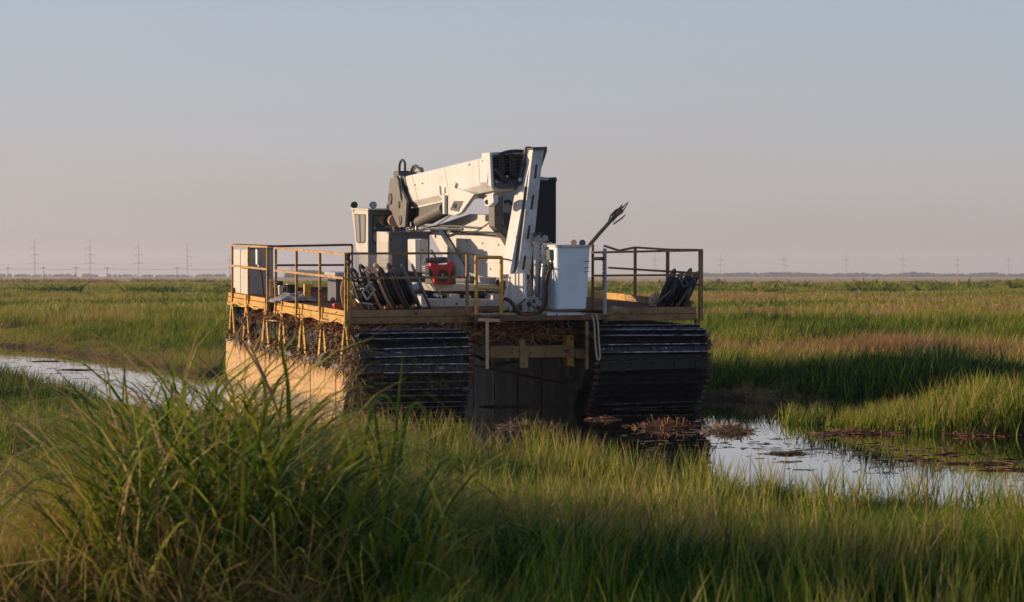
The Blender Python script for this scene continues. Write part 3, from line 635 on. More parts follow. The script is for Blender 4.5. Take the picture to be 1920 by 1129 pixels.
# main boom: a box section with chamfered belly
def section(pts, du, belly, inset):
    (x0, y0), (x1, y1), (x2, y2), (x3, y3) = pts              # far top, near top, near bottom, far bottom on the side plane
    ft, ntp, nb, fb = (pu(x, y, UBm) for x, y in pts); D = U * du; b = MB()
    def ringp(t, bo, c): return [t + U * c - W * 0, t + D - U * c, bo + D + W * 0, bo + D - U * inset - W * belly, bo + U * inset - W * belly, bo, t - W * c]
    f_ = ringp(ft, fb, .03); n_ = ringp(ntp, nb, .03); k = len(f_)
    b.add(f_ + n_, [tuple(range(k)), tuple(range(k, 2 * k))[::-1]] + [(i, (i + 1) % k, k + (i + 1) % k, k + i) for i in range(k)])
    return b
boom = cp('main_boom', section([(755, 331), (914, 292.5), (916, 344), (767, 379)], .62, .13, .10), M_white, None, .012)
cp('boom_belly', MB().pru([(768, 386), (830, 372), (830, 379), (778, 391)], UBm + .08, .4), M_white2, boom)
for k_ in (.12, .52, .9):                                        # weld bands round the boom
    a0 = pu(755, 331, UBm); a1 = pu(914, 292.5, UBm); b0 = pu(767, 379, UBm); b1 = pu(916, 344, UBm); ta = a0.lerp(a1, k_); tb = b0.lerp(b1, k_); q = (a1 - a0).normalized() * .035
    cp('weld_band', MB().prism([ta - U * .006 - W * .03, ta - U * .006 + q - W * .03, tb + q - U * .006, tb - U * .006], U * .01), M_white2, boom, 0)
for x, y in ((778, 347), (792, 344), (905, 302), (905, 338), (880, 309)): cp('bolt', MB().cyl(pu(x, y, UBm - .012), pu(x, y, UBm), .016, 8), M_grey, boom, 0)
for x, y in ((875, 452), (905, 456), (935, 459), (880, 498), (920, 505), (950, 510)): cp('bolt', MB().cyl(pu(x, y, UL_ - .012), pu(x, y, UL_), .016, 8), M_grey, lb, 0)
# boom saddle and cylinder
sad = cp('cylinder_saddle', MB().pru([(832, 366), (852, 342), (854, 344), (852, 352), (889, 364), (864, 399), (853, 404), (831, 401)], UBm - .05, .08), M_white, boom, .006)
cp('saddle_plate', MB().pru([(821, 351), (823, 349), (824, 366), (833, 366), (833, 401), (830, 402), (829, 372), (821, 366)], UBm - .12, .05), M_white, boom, .006)
cp('saddle_window', MB().pru([(851, 377), (868, 377), (859, 397), (843, 394)], UBm - .062, .01), M_dark, sad, 0)
cp('saddle_pin', MB().cyl(pu(853, 386, UBm - .09), pu(853, 386, UBm - .06), .05, 14), M_white2, sad, 0, True)
cp('saddle_plate', MB().pru([(888, 362), (912, 354), (930, 358), (916, 376), (898, 372)], UBm + .2, .2), M_white2, boom)
eye = cp('lift_eye', MB().pru([(907, 372), (916, 366), (924, 366), (925, 380), (915, 388), (909, 386)], UBm - .03, .1), M_white, boom, .01)
cp('eye_hole', MB().cyl(pu(913.5, 379, UBm - .04), pu(913.5, 379, UBm - .02), .045, 14), M_dark, eye, 0)
cyl_ = cp('lift_cylinder', MB().cyl(pu(783, 417, UBm + .12), pu(833, 391, UBm + .12), .105, 24), M_brn, boom, 0, True)
cp('cylinder_clevis', MB().cyl(pu(778, 420, UBm + .12), pu(784, 416, UBm + .12), .085, 20), M_dark, cyl_, 0, True)
cp('shadow_box', MB().pru([(762, 392), (830, 378), (828, 392), (776, 420), (764, 414)], UBm + .1, .4), M_dark, boom)  # dark block standing in for the shade under the boom
for dy, x1 in ((0, 902), (5, 868)):
    cp('hydraulic_pipe', MB().tube([pu(792, 424 + dy, UBm + .1), pu(850, 424 + dy, UBm + .05), pu(x1, 428 + dy * .4, UBm + .05)], .022, 8), M_dark, boom, 0, True)
cp('hydraulic_pipe', MB().tube([pu(800, 425, UBm), pu(820, 421, UBm), pu(845, 403, UBm)], .018, 8), M_zinc, boom, 0, True)
for x in (770, 775, 781): cp('hydraulic_fitting', MB().cyl(pu(x, 424, UBm + .05), pu(x, 431, UBm + .05), .03, 10), M_zinc, boom, 0, True)
cp('hydraulic_pipe', MB().tube([pu(762, 430, UBm + .1), pu(790, 432, UBm + .1), pu(806, 426, UBm + .1)], .03, 8), M_black, boom, 0, True)
# rear knuckle plates
kn = cp('knuckle_plate', MB().pru([(731.5, 334.5), (744, 333), (753, 358), (762, 379), (759, 426), (746, 427), (733.5, 396), (724, 390)], UBm - .14, .06), M_brn, None, .008)
cp('knuckle_plate', MB().pru([(748, 330), (758, 330), (768, 380), (764, 426), (756, 426), (760, 381), (747, 350)], UBm - .02, .05), M_dark, None, .006)
cp('knuckle_plate', MB().pru([(735, 336), (747, 335), (765, 380), (762, 426), (750, 427), (737, 396), (728, 390)], UBm + .66, .06), M_brn, None, .006)
for x, y, r_ in ((731.5, 373, .11), (747.5, 384, .06), (750, 413, .085)):
    a = pu(x, y, UBm - .155); cp('pin_boss', MB().ring(a, U, r_, .014, 20, 6), M_brn, kn, 0, True); cp('pin_hole', MB().cyl(a - U * .002, a + U * .01, r_ * .9, 20), M_black, kn, 0)
cp('hydraulic_pipe', MB().tube([pu(751, 330, UBm - .05), pu(753, 362, UBm - .09), pu(755, 378, UBm - .09)], .022, 8), M_zinc, kn, 0, True)
cp('hydraulic_pipe', MB().tube([pu(744, 331, UBm - .08), pu(749, 350, UBm - .16), pu(752, 370, UBm - .16), pu(757, 388, UBm - .1)], .018, 8), M_black, kn, 0, True)
cp('tan_drum', MB().cyl(pv(735, 413, 7.35), pv(739, 414, 6.95), .115, 24), M_copper, None, 0, True)
cp('tan_drum', MB().cyl(pv(741, 424, 6.2), pv(742, 432, 6.2), .06, 16), M_rust, None, 0, True)
# hoses looping above the boom foot
def arc(pts, r_, m=M_black, par=None, n=10, name='hydraulic_hose', ax=0, c=UBm + .1):
    P = [on(x, y, ax, c) if len(q) == 2 else on(x, y, ax, q[2]) for q in pts for x, y in (q[:2],)]
    S = []                                                       # Catmull-Rom through the points
    for i in range(len(P) - 1):
        a = P[max(i - 1, 0)]; b_ = P[i]; c_ = P[i + 1]; d = P[min(i + 2, len(P) - 1)]
        for k in range(n):
            t = k / n; S.append(.5 * ((2 * b_) + (c_ - a) * t + (2 * a - 5 * b_ + 4 * c_ - d) * t * t + (3 * b_ - a - 3 * c_ + d) * t ** 3))
    S.append(P[-1]); return MB().tube(S, r_, 8).build(name, m, par or crane, smooth=True)
arc([(749, 323), (749.5, 308), (754, 300), (759, 306), (759, 322)], .026, par=boom)
arc([(770, 324), (774, 314), (779, 311), (786, 316), (792, 322)], .03, par=boom)
arc([(774, 323), (781, 314), (788, 318)], .014, par=boom)
cp('boom_foot_pipe', MB().cyl(pu(740, 323, UBm + .3), pu(790, 318, UBm + .3), .05, 16), M_lgrey, boom, 0, True)
cp('boom_foot_bracket', MB().pru([(737, 321), (746, 320), (748, 332), (738, 336)], UBm - .05, .4), M_dark, boom)
# boom head: white collar, dark mouth, inner stages, hoses
hd = cp('boom_head', MB().pru([(911, 288), (918, 286), (921, 352), (913, 345)], loc(pv(917, 300, VH))[0] - .02, .05), M_white, boom, .004)
outer = [(917, 286), (984, 283), (984, 340), (975, 350), (958, 357), (934, 357), (919, 349), (913, 342)]
cp('head_collar', MB().prv(outer, VH, .45), M_white, boom, .006)
cp('head_mouth', MB().prv([(923, 291), (982, 289), (982, 338), (972, 346), (957, 351), (938, 351), (925, 343), (921, 336)], VH - .012, .01), M_blk2, boom, 0)
for k in range(9):
    y = 293 + k * 5.2; cp('inner_stage', MB().prv([(924, y), (944 + (k % 3) * 12, y - .5), (944 + (k % 3) * 12, y + 1.8), (924, y + 2.2)], VH - .05 - (k % 2) * .03, .03), M_rust if k % 2 else M_brn, boom, 0)
for k in range(6):
    y = 291 + k * 6.5; cp('inner_stage', MB().prv([(962, y), (982, y - 1), (981, y + 3), (962, y + 4)], VH - .09, .03), M_brn if k % 2 else M_rust, boom, 0)
cp('head_plate', MB().prv([(921, 336), (944, 338), (946, 344), (952, 344), (954, 338), (976, 335), (970, 350), (957, 354), (936, 354), (924, 347)], VH - .12, .05), M_grey, boom, .004)
for x, y in ((931, 341), (951, 331), (974.5, 337), (991, 285)): cp('bolt', MB().cyl(pv(x, y, VH - .19), pv(x, y, VH - .1), .022, 10), M_zinc, boom, 0, True)
for x in (936, 940, 943, 957, 961, 965):
    arc([(x - 2, 291), (x + 1, 300), (x + 1, 318), (x, 328), (x + 4, 336), (x + 10, 341)] if x < 950 else [(x - 3, 288), (x - 1, 300), (x, 318), (x + 3, 326), (x + 12, 333)], .022, M_black, boom, 6, ax=1, c=VH - .17)
arc([(927, 318), (934, 324), (940, 334), (948, 338)], .03, M_dark, boom, 6, ax=1, c=VH - .16)
arc([(934, 291), (950, 285), (968, 283), (984, 284)], .03, M_black, boom, 6, ax=1, c=VH - .1)
# outer knuckle and folded jib
cp('knuckle_plate', MB().prv([(985.5, 275), (996, 274.5), (997, 292), (980, 343), (973, 341), (978, 309)], .25, .06), M_grey, None, .004)
cp('knuckle_plate', MB().prv([(996, 275), (999, 276), (999, 300), (978, 348), (980, 336)], .20, .25), M_dark, None, .004)
for x, y in ((990.5, 284), (975, 337)): cp('pin_boss', MB().cyl(pv(x, y, .19), pv(x, y, .25), .04, 14), M_zinc, None, 0, True)
cp('pin_hole', MB().cyl(pv(982, 307, .235), pv(982, 307, .25), .045, 14), M_black, None, 0)
VJ = -.05
jib = cp('jib', MB().prv([(999, 279), (1020.5, 279), (1015, 320), (996, 505), (988, 519), (966, 515), (972, 500)], VJ, .30), M_white2, None, .012)
cp('jib_side', MB().prism([pv(987.5, 333, .02), pv(998, 287, .02), pv(974, 500, .02), pv(955, 515, .02)], V * .55), M_white, jib, .008)
cp('jib_head', MB().prv([(999, 276), (1026, 275), (1026, 283), (1014, 320), (1012, 320), (1018, 281)], .0, .3), M_dark, jib, .004)
cp('jib_head', MB().prv([(998, 277), (1021, 276.5), (1021, 281), (999, 281)], -.08, .4), M_grey, jib, .004)
gr_a = pu(982, 345, loc(pv(980, 345, VJ + .1))[0]); 
for k, (a, c) in enumerate((((1006, 309), (1003.5, 334)), ((1000, 367), (996.5, 392)), ((993, 423), (989.5, 448)), ((985, 480), (981, 505)))):
    s = 1.9; cp('jib_slot', MB().prv([(a[0] - s, a[1]), (a[0] + s, a[1] - 1), (c[0] + s, c[1]), (c[0] - s, c[1] + 1)], VJ - .008, .006), M_black, jib, 0)
cp('jib_groove', MB().prism([pv(984, 350, -.0), pv(987.6, 350, -.0), pv(967.6, 508, -.0), pv(964, 508, -.0)], V * .019), M_dark, jib, 0)
cp('jib_groove', MB().prism([pv(991.5, 345, -.0), pv(993, 345, -.0), pv(972.4, 500, -.0), pv(970.5, 500, -.0)], V * .019), M_brn, jib, 0)
cp('jib_rail', MB().prism([pv(1012, 331, .1), pv(1028, 333, .1), pv(1029, 338, .1), pv(1011, 338, .1)], V * .2), M_lgrey, jib, .01)
# dark stay between boom head and jib
cp('dark_stay', MB().prv([(926, 352), (943, 357), (944, 423), (962, 441), (972, 460), (968, 500), (962, 470), (948, 447), (927, 425)], 1.1, .35), M_brn, None, .008)
cp('dark_stay', MB().prv([(943, 398), (966, 400), (964, 440), (955, 438), (944, 425)], 1.5, .2), M_dark, None, .006)
# black panelled box behind the jib
bb = cp('black_box', MB().prv([(1004, 340), (1043, 338), (1043, 457), (1000, 457)], 1.2, .5), M_blk2, None, .012)
cp('box_cap', MB().prv([(1029, 334), (1043.5, 332), (1045, 339), (1043.5, 341), (1028, 341)], 1.16, .6), M_black, bb, .01)
cp('dark_column', MB().prv([(1000, 457), (1014, 457), (1000, 575), (986, 575)], .5, .3), M_rust, None, .004)
# jib foot bracket
VK = -.22
cp('jib_foot', MB().pru([(956, 514), (983, 512), (983, 560), (955, 584), (943, 560)], loc(pv(957, 530, VK))[0], .05), M_white, jib, .006)
ft = cp('jib_foot_plate', MB().prv([(957, 512), (978, 512), (982, 518), (981, 530), (966, 538), (960, 560), (949, 575), (951, 545)], VK, .07), M_white, jib, .006)
f2 = cp('jib_foot_plate', MB().prv([(983, 513), (995, 513), (998, 543), (1000, 575), (985, 575), (978, 565), (965, 558), (968, 540), (982, 530)], VK + .1, .07), M_white2, jib, .006)
for x, y, r_ in ((957.5, 521, .03), (979, 517, .024), (988, 519, .05), (981, 540, .08)):
    cp('pin_hole', MB().cyl(pv(x, y, VK - .01), pv(x, y, VK + .2 if r_ > .04 else VK), r_, 16), M_black, jib, 0)
cp('pin_rim', MB().ring(pv(981, 540, VK - .015), V, .085, .014, 18, 6), M_white2, jib, 0, True)
cp('rotator_drum', MB().cyl(pv(980, 558, VK - .1), pv(983, 584, VK - .1), .10, 24, .075), M_white2, jib, 0, True)
cp('rotator_cap', MB().cyl(pv(967, 561, VK - .12), pv(992, 562, VK - .12), .035, 12), M_white, jib, 0, True)
cp('rotator_block', MB().prv([(995, 558), (1018, 557), (1016, 583), (993, 587)], VK - .1, .3), M_white2, jib, .03)
cp('foot_plate', MB().prv([(942, 561), (951, 572), (955, 580), (945, 582)], VK + .05, .1), M_white2, jib, .006)
for x, y in ((990, 568), (975, 575), (1000, 562), (1008, 574)): cp('hose_fitting', MB().cyl(pv(x, y, VK - .2), pv(x + 2, y + 5, VK - .15), .025, 10), M_dark, jib, 0, True)
# levelling mast beside the bucket
VMm = -.15
cp('bucket_mast', MB().prv([(1003, 456), (1012, 456), (1016, 490), (1013, 560), (1004, 560)], VMm, .12), M_white, None, .006)
cp('bucket_mast', MB().prv([(1017, 460), (1030, 458), (1028, 500), (1018, 560), (1012, 560), (1016, 500)], VMm - .1, .14), M_white2, None, .006)
cp('level_cylinder', MB().cyl(pv(1006, 488, VMm - .1), pv(1006, 552, VMm - .1), .045, 16), M_lgrey, None, 0, True)
cp('level_cylinder', MB().cyl(pv(1019, 495, VMm - .2), pv(1014, 560, VMm - .2), .035, 16), M_zinc, None, 0, True)
for x, y, r_, m in ((1008, 446, .055, M_lgrey), (1022, 447, .06, M_lgrey), (1003, 440, .04, M_dark), (1013, 439, .04, M_dark), (1027, 452, .03, M_dark)):
    cp('mast_head', MB().cyl(pv(x, y, VMm - .1), pv(x, y, VMm + .12), r_, 18), m, None, 0, True)
for y in range(466, 560, 13): cp('bolt', MB().cyl(pv(1013, y, VMm - .13), pv(1013, y, VMm - .05), .014, 8), M_dark, None, 0)
for y in range(468, 530, 15): cp('bolt', MB().cyl(pv(1024, y, VMm - .13), pv(1024, y, VMm - .05), .018, 8), M_dark, None, 0)
cp('valve_box', MB().prv([(1030, 468), (1038, 468), (1038, 488), (1031, 488)], -.55, .2), M_grey, None, .01)
cp('mast_arm', MB().bar(pv(1000, 455, VMm), pv(1035, 456, VMm), .03), M_white, None, 0)
cp('mast_arm', MB().bar(pv(1000, 488, VMm), pv(1035, 489, VMm), .03), M_white2, None, 0)
arc([(1036, 500), (1030, 510), (1024, 535), (1024, 560), (1018, 580), (1003, 592), (985, 593), (968, 583), (958, 566), (945, 560)], .035, ax=1, c=-.5)
arc([(1034, 500), (1027, 512), (1022, 535), (1021, 560), (1015, 577), (1000, 588), (984, 589), (970, 580), (960, 568), (950, 559)], .018, M_rust, ax=1, c=-.56)
arc([(1020, 572), (1008, 578), (998, 574), (992, 566)], .014, ax=1, c=-.5)
for x, y in ((1029, 499), (1031, 503), (1035, 497)): cp('hose_fitting', MB().cyl(pv(x, y - 8, -.5), pv(x, y + 2, -.5), .022, 8), M_dark, None, 0)
# bucket: rounded tapered tub with a lip
def rrect(u0, u1, v0, v1, r_, w_, n=6):
    P = []
    for cu, cv, a0 in ((u1 - r_, v1 - r_, 0), (u0 + r_, v1 - r_, 90), (u0 + r_, v0 + r_, 180), (u1 - r_, v0 + r_, 270)):
        for k in range(n + 1): a = R(a0 + 90 * k / n); P.append(L(cu + r_ * math.cos(a), cv + r_ * math.sin(a), w_))
    return P
BV0 = -.72; BV1 = -.10
bt = loc(pv(1043, 461, BV0)); bt2 = loc(pv(1108.5, 462, BV0)); bo_ = loc(pv(1044, 583, BV0)); bo2 = loc(pv(1103, 584, BV0))
def tub(rows):
    b = MB(); n = None
    for (u0, u1, v0, v1, w_, r_) in rows:
        P = rrect(u0, u1, v0, v1, r_, w_); n = len(P); b.v += P
    for i in range(len(rows) - 1):
        for k in range(n): b.f.append((i * n + k, i * n + (k + 1) % n, (i + 1) * n + (k + 1) % n, (i + 1) * n + k))
    b.f.append(tuple(range(n))); b.f.append(tuple((len(rows) - 1) * n + k for k in range(n))); return b
wb, wt = bo_[2], bt[2]
bucket = cp('work_bucket', tub([(bo_[0] + .06, bo2[0] - .06, BV0 + .1, BV1 - .1, wb, .05), (bo_[0] + .01, bo2[0] - .01, BV0 + .04, BV1 - .04, wb + .035, .08), (bt[0], bt2[0], BV0, BV1, wt, .09),
    (bt[0] + .03, bt2[0] - .03, BV0 + .03, BV1 - .03, wt - .002, .07), (bt[0] + .03, bt2[0] - .03, BV0 + .05, BV1 - .05, wb + .25, .07)]), M_bucket, None, 0, True)
cp('bucket_lip', tub([(bt[0] - .03, bt2[0] + .03, BV0 - .03, BV1 + .03, wt - .025, .10), (bt[0] - .03, bt2[0] + .03, BV0 - .03, BV1 + .03, wt + .012, .10), (bt[0] + .02, bt2[0] - .02, BV0 + .02, BV1 - .02, wt + .012, .08), (bt[0] + .02, bt2[0] - .02, BV0 + .02, BV1 - .02, wt - .02, .08)]), M_white2, bucket, 0, True)
for y in (490, 502, 509): cp('bucket_step_line', MB().prv([(1095, y), (1107, y - .5), (1107, y + .4), (1095, y + .9)], BV0 - .006, .005), M_grey, bucket, 0)
for x, y, r_, m in ((1076, 455, .055, M_copper), (1092, 455.5, .06, M_grey)): cp('lip_roller', MB().cyl(pv(x, y, -.55), pv(x, y, -.2), r_, 16), m, bucket, 0, True)
cp('bucket_rest', MB().prv([(1026, 586), (1096, 587), (1096, 591), (1026, 592)], -.6, .5), M_white2, None, .005)
# red-shrouded engine
eng = cp('engine', MB().prv([(806, 497), (852, 497), (856, 533), (808, 533)], 2.0, .4), M_dark, None, .02)
cp('engine_shroud', MB().prv([(808, 491), (816, 489), (822, 496), (840, 496), (846, 489), (852, 493), (852, 500), (846, 512), (846, 530), (842, 533), (818, 533), (814, 529), (813, 512), (806, 499)], 1.88, .14), M_red, eng, .012)
cp('cooling_fan_guard', MB().cyl(pv(829.5, 517.5, 1.86), pv(829.5, 517.5, 1.90), .125, 32), M_black, eng, 0, True)
for k in range(3): cp('fan_guard_ring', MB().ring(pv(829.5, 517.5, 1.85), V, .035 + k * .038, .006, 28, 5), M_dark, eng, 0, True)
cp('fan_hub', MB().cyl(pv(829.5, 515, 1.84), pv(829.5, 515, 1.87), .022, 12), M_copper, eng, 0, True)
cp('muffler', MB().cyl(pv(812, 488.5, 1.95), pv(838, 487.5, 1.95), .055, 20), M_zinc, eng, 0, True)
cp('air_cleaner', MB().prv([(814, 483), (838, 482), (842, 492), (822, 495), (812, 491)], 1.84, .2), M_dark, eng, .02)
cp('air_cleaner', MB().cyl(pv(797, 489, 1.9), pv(812, 487, 1.9), .05, 18), M_dark, eng, 0, True)
cp('exhaust_flange', MB().ring(pv(797, 489, 1.88), U + V * -.5, .05, .014, 16, 6), M_zinc, eng, 0, True)
for s, x in ((-1, 802), (1, 853)):
    for k in range(5): cp('cylinder_fin', MB().prv([(x - 5, 499 + k * 4), (x + 3, 498 + k * 4), (x + 3, 500 + k * 4), (x - 5, 501 + k * 4)], 1.95, .2), M_zinc if s < 0 else M_dark, eng, 0)
cp('air_pipe', MB().tube([pv(808, 470, 2.2), pv(812, 476, 2.1), pv(816, 484, 2.0)], .03, 8), M_dark, eng, 0, True)
for k in range(5): cp('control_cable', MB().tube([pv(806, 520 + k * 2, 1.9), pv(810 + k, 530 + k, 1.85), pv(818 + k * 2, 545 + k, 1.8)], .010, 6), (M_rope, M_dark)[k % 2], eng, 0, True)

# ================================================================== loose things on the deck
def reel(lab, c, nrm, Rr, wdt, m, grp, spokes=8, hose=None):
    c = Vector(c); nrm = Vector(nrm).normalized(); t = thing('cable_reel', c - W * Rr, lab, 'reel', grp)
    x = nrm.orthogonal().normalized(); y = nrm.cross(x)
    for s in (-1, 1):
        cc = c + nrm * s * wdt / 2; rm = MB().ring(cc, nrm, Rr, .026, 40, 6).ring(cc, nrm, Rr * .90, .016, 40, 5).build('rim', m, t, smooth=True)
        b = MB()
        for k in range(spokes):
            a = 2 * math.pi * k / spokes + .3; d = x * math.cos(a) + y * math.sin(a); b.bar(cc + d * Rr * .2, cc + d * Rr * .97, .022, .012, up=nrm)
        b.build('spokes', m if s < 0 else M_dark, t)
    MB().cyl(c - nrm * wdt * .55, c + nrm * wdt * .55, Rr * .22, 20).build('hub', M_zinc, t, smooth=True)
    if hose:
        b = MB()
        for k in range(5): b.ring(c + nrm * (k - 2) * wdt * .2, nrm, Rr * (.62 + .04 * (k % 2)), .035, 36, 6)
        b.build('wound_hose', hose, t, smooth=True)
    return t
NL = U * .80 - V * .55 + W * .12
reel('yellow-rimmed cable reel farthest left behind the front railing, catching the sun', pv(661, 553, 1.9), NL, .34, .16, M_pipe, 'cable reels behind the left front railing', 10)
NR = U * math.cos(R(24)) - V * .42 + W * math.sin(R(24))
for k, (x, m, hz, lab, rr) in enumerate(((684, M_black, M_black, 'dark spoked reel just right of the left corner railing post, square frame leaning on it', .42), (713, M_copper, M_black, 'tan-rimmed reel of black hose, second in the leaning row', .45),
        (738, M_rust, M_black, 'rusty brown reel in the middle of the leaning row, below the grey power unit', .45), (762, M_dark, M_black, 'reel near the right end of the leaning row with dull dark rims', .43), (782, M_brn, None, 'last empty grey-brown reel of the leaning row, next to the white outrigger', .44))):
    reel(lab, pv(x, 541, .55 + .05 * k), NR + V * .04 * k, rr, .17, m, 'cable reels behind the left front railing', 7, hz)
# square frame, red can, yellow box on the reels
t = thing('square_frame', pv(684, 560, .2), 'small pale square metal frame tilted against the dark reel', 'frame')
for k in range(4):
    P = [(680, 548), (693, 531), (702, 543), (689, 562)]; MB().bar(pv(*P[k], .1), pv(*P[(k + 1) % 4], .1), .03).build('frame_bar', M_lgrey, t)
MB().bar(pv(685, 541, .1), pv(695, 552, .1), .02).build('frame_bar', M_lgrey, t)
t = thing('cable_clamp', pv(668, 560, .2), 'tangle of light metal brackets at the left reel hub', 'bracket')
for k in range(9): a = pv(660 + random.random() * 22, 532 + random.random() * 40, .25); MB().bar(a, a + Vector((random.gauss(0, .12), random.gauss(0, .1), random.gauss(0, .12))), .03).build('bracket_piece', (M_lgrey, M_dark, M_zinc, M_copper)[k % 4], t)
b = MB(); b.prv([(625, 570), (634, 568), (638, 577), (628, 580)], .4, .15); tag(b.build('red_can', M_red, bev=.03), 'small red can on its side by the left railing corner post', 'can')
NB = U * math.cos(R(26)) - V * .5 - W * math.sin(R(26))
for k, (x, y, rr, lab) in enumerate(((1256, 545, .40, 'black hose reel leaning at the left of the right-hand pair, under the right railing'), (1286, 544, .40, 'black hose reel leaning against the right corner post'))):
    reel(lab, pv(x, y, .6 + k * .1), NB, rr, .15, M_black, 'black hose reels by the right corner post', 8, M_black)
t = thing('rope_bundle', pv(1228, 574, .3), 'pale rope and straw bundle draped over the left side of the black reels', 'rope')
for k in range(9):
    a = pv(1226 + random.random() * 10, 545 + random.random() * 6, .3); c = pv(1216 + random.random() * 14, 572 + random.random() * 3, .2)
    MB().tube([a, (a + c) / 2 + Vector((random.gauss(0, .04), 0, random.gauss(0, .04))), c], .016, 6).build('rope_strand', (M_rope, M_straw, M_copper)[k % 3], t, smooth=True)
t = thing('pry_bar', pv(1260, 560, .15), 'two long grey bars with square sockets propped on the black reels', 'bar')
for a, c in (((1222, 575), (1276, 531)), ((1268, 576), (1302, 528))):
    MB().bar(pv(*a, .12), pv(*c, .25), .026).build('bar', M_grey, t)
for x, y in ((1281, 530), (1306, 527)):
    P = [(x - 6, y - 5), (x + 3, y - 8), (x + 9, y + 4), (x, y + 8)]
    for k in range(4): MB().bar(pv(*P[k], .18), pv(*P[(k + 1) % 4], .18), .03).build('socket', M_grey, t)
# left deck clutter
def pail(lab, x, y0, y1, v, r_, m, name='bucket', cat='bucket', hd=True):
    a = pv(x, y1, v); c = pv(x, y0, v); t = thing(name, a, lab, cat)
    MB().cyl(a, c, r_ * .82, 24, r_).build('body', m, t, smooth=True); MB().ring(c, (c - a), r_, .012, 24, 6).build('rim', m, t, smooth=True)
    if hd: MB().tube([c + U * r_ + W * .0, c + U * r_ * .6 - V * r_ + W * .03, c - U * r_ * .6 - V * r_ + W * .03, c - U * r_], .006, 6).build('handle', M_zinc, t)
    return t
pail('black plastic bucket on the deck left of the yellow post', 544, 535, 556, 5.6, .12, M_black)
pail('dented brass-coloured metal jug beside the control cabinet', 508, 528, 556, 7.3, .055, M_copper, 'metal_jug', 'jug')
pail('small white-and-black tub between the jug and the black bucket', 526, 538, 553, 6.2, .055, M_white2, 'small_tub', 'tub')
b = MB(); b.prv([(521, 527), (531, 527), (531, 538), (521, 538)], 6.3, .12); tag(b.build('black_crate', M_black, bev=.01), 'small black box standing above the white tub', 'box')
b = MB(); b.prv([(571, 533), (583, 533), (583, 561), (571, 561)], 4.3, .12); t = tag(b.build('yellow_stub_post', M_yel, bev=.01), 'short square yellow stub post standing on the deck', 'post')
def rag(lab, x, y, v, sx, sy, sz, m=M_rag):
    n = 18; c = pv(x, y, v); vs = []; fs = []
    for i in range(n):
        for j in range(n):
            a = (i / (n - 1) - .5); d = (j / (n - 1) - .5); e = max(0, 1 - (2 * max(abs(a), abs(d))) ** 3)
            h = e * sz * (.35 + .9 * float(vnoise(i * .31, j * .31, 1, int(x)))) ; wob = float(vnoise(i * .2, j * .2, 1, int(x) + 3)) * .12
            vs.append(c + U * (a * sx + wob) + V * (d * sy + wob) + W * h)
    for i in range(n - 1):
        for j in range(n - 1): fs.append((i * n + j, (i + 1) * n + j, (i + 1) * n + j + 1, i * n + j + 1))
    o = MB().add(vs, fs).build('rag_pile', m, smooth=True); tag(o, lab, 'rags')
    sm_ = o.modifiers.new('s', 'SUBSURF'); sm_.levels = 1; sm_.render_levels = 1; return o
rag('crumpled grey rags behind the left railing by the yellow stub post', 548, 563, 4.6, .75, .9, .16)
rag('second heap of pale rags and cord under the cabinet end of the railing', 520, 566, 5.6, .4, .8, .12)
rag('dirty rags lying at the right of the work bucket', 1150, 579, .15, .25, .2, .05, M_rag)
# rope loop hanging at the front
t = thing('hanging_rope', pv(1120, 600, -.7), 'pale yellow rope loop hanging in front of the right track', 'rope')
arc([(1110, 592), (1114, 606), (1116, 640), (1119, 668), (1122, 675), (1125, 668), (1123, 640), (1121, 606), (1118, 590)], .016, M_rope, t, 8, 'rope_loop', 1, -1.02)
# straps and boards on the front platform
t = thing('cable_coil', pv(915, 592, -.5), 'loose pale cables and straps lying on the front platform', 'cables')
for k in range(8):
    y = 587 + k * 1.1; arc([(885 + k * 3, y), (905 + random.random() * 10, y + 2), (930, y - 1 + random.random() * 2), (960 + k * 5, y + 1)], .014, (M_rope, M_white2, M_black, M_lgrey)[k % 4], t, 5, 'cable', 1, PV + .06 + k * .01)
# frayed poles
t = thing('frayed_pole', pv(1106, 460, .2), 'long dark wooden pole with a frayed splintered end, sticking up behind the bucket', 'pole')
a = pv(1090, 478, .25); c = pv(1157, 401, .25); MB().tube([a, (a + c) / 2 + W * .012, c], [.036, .036, .034], 12).build('shaft', M_wood, t, smooth=True)
for k in range(13):
    q_ = random.random(); w_ = random.gauss(0, 3.4); s0 = pv(1142 + q_ * 14 + w_ * .5, 420 - q_ * 18 + w_ * .4, .25); e = pv(1160 + q_ * 18 + w_, 397 - q_ * 24 + w_ * .9, .25 + random.uniform(-.08, .08))
    m_ = (s0 + e) / 2 + Vector((random.gauss(0, .03), 0, random.gauss(0, .02))); MB().tube([s0, m_, e], [.014, .016, .005], 5).build('splinter', M_wood, t)
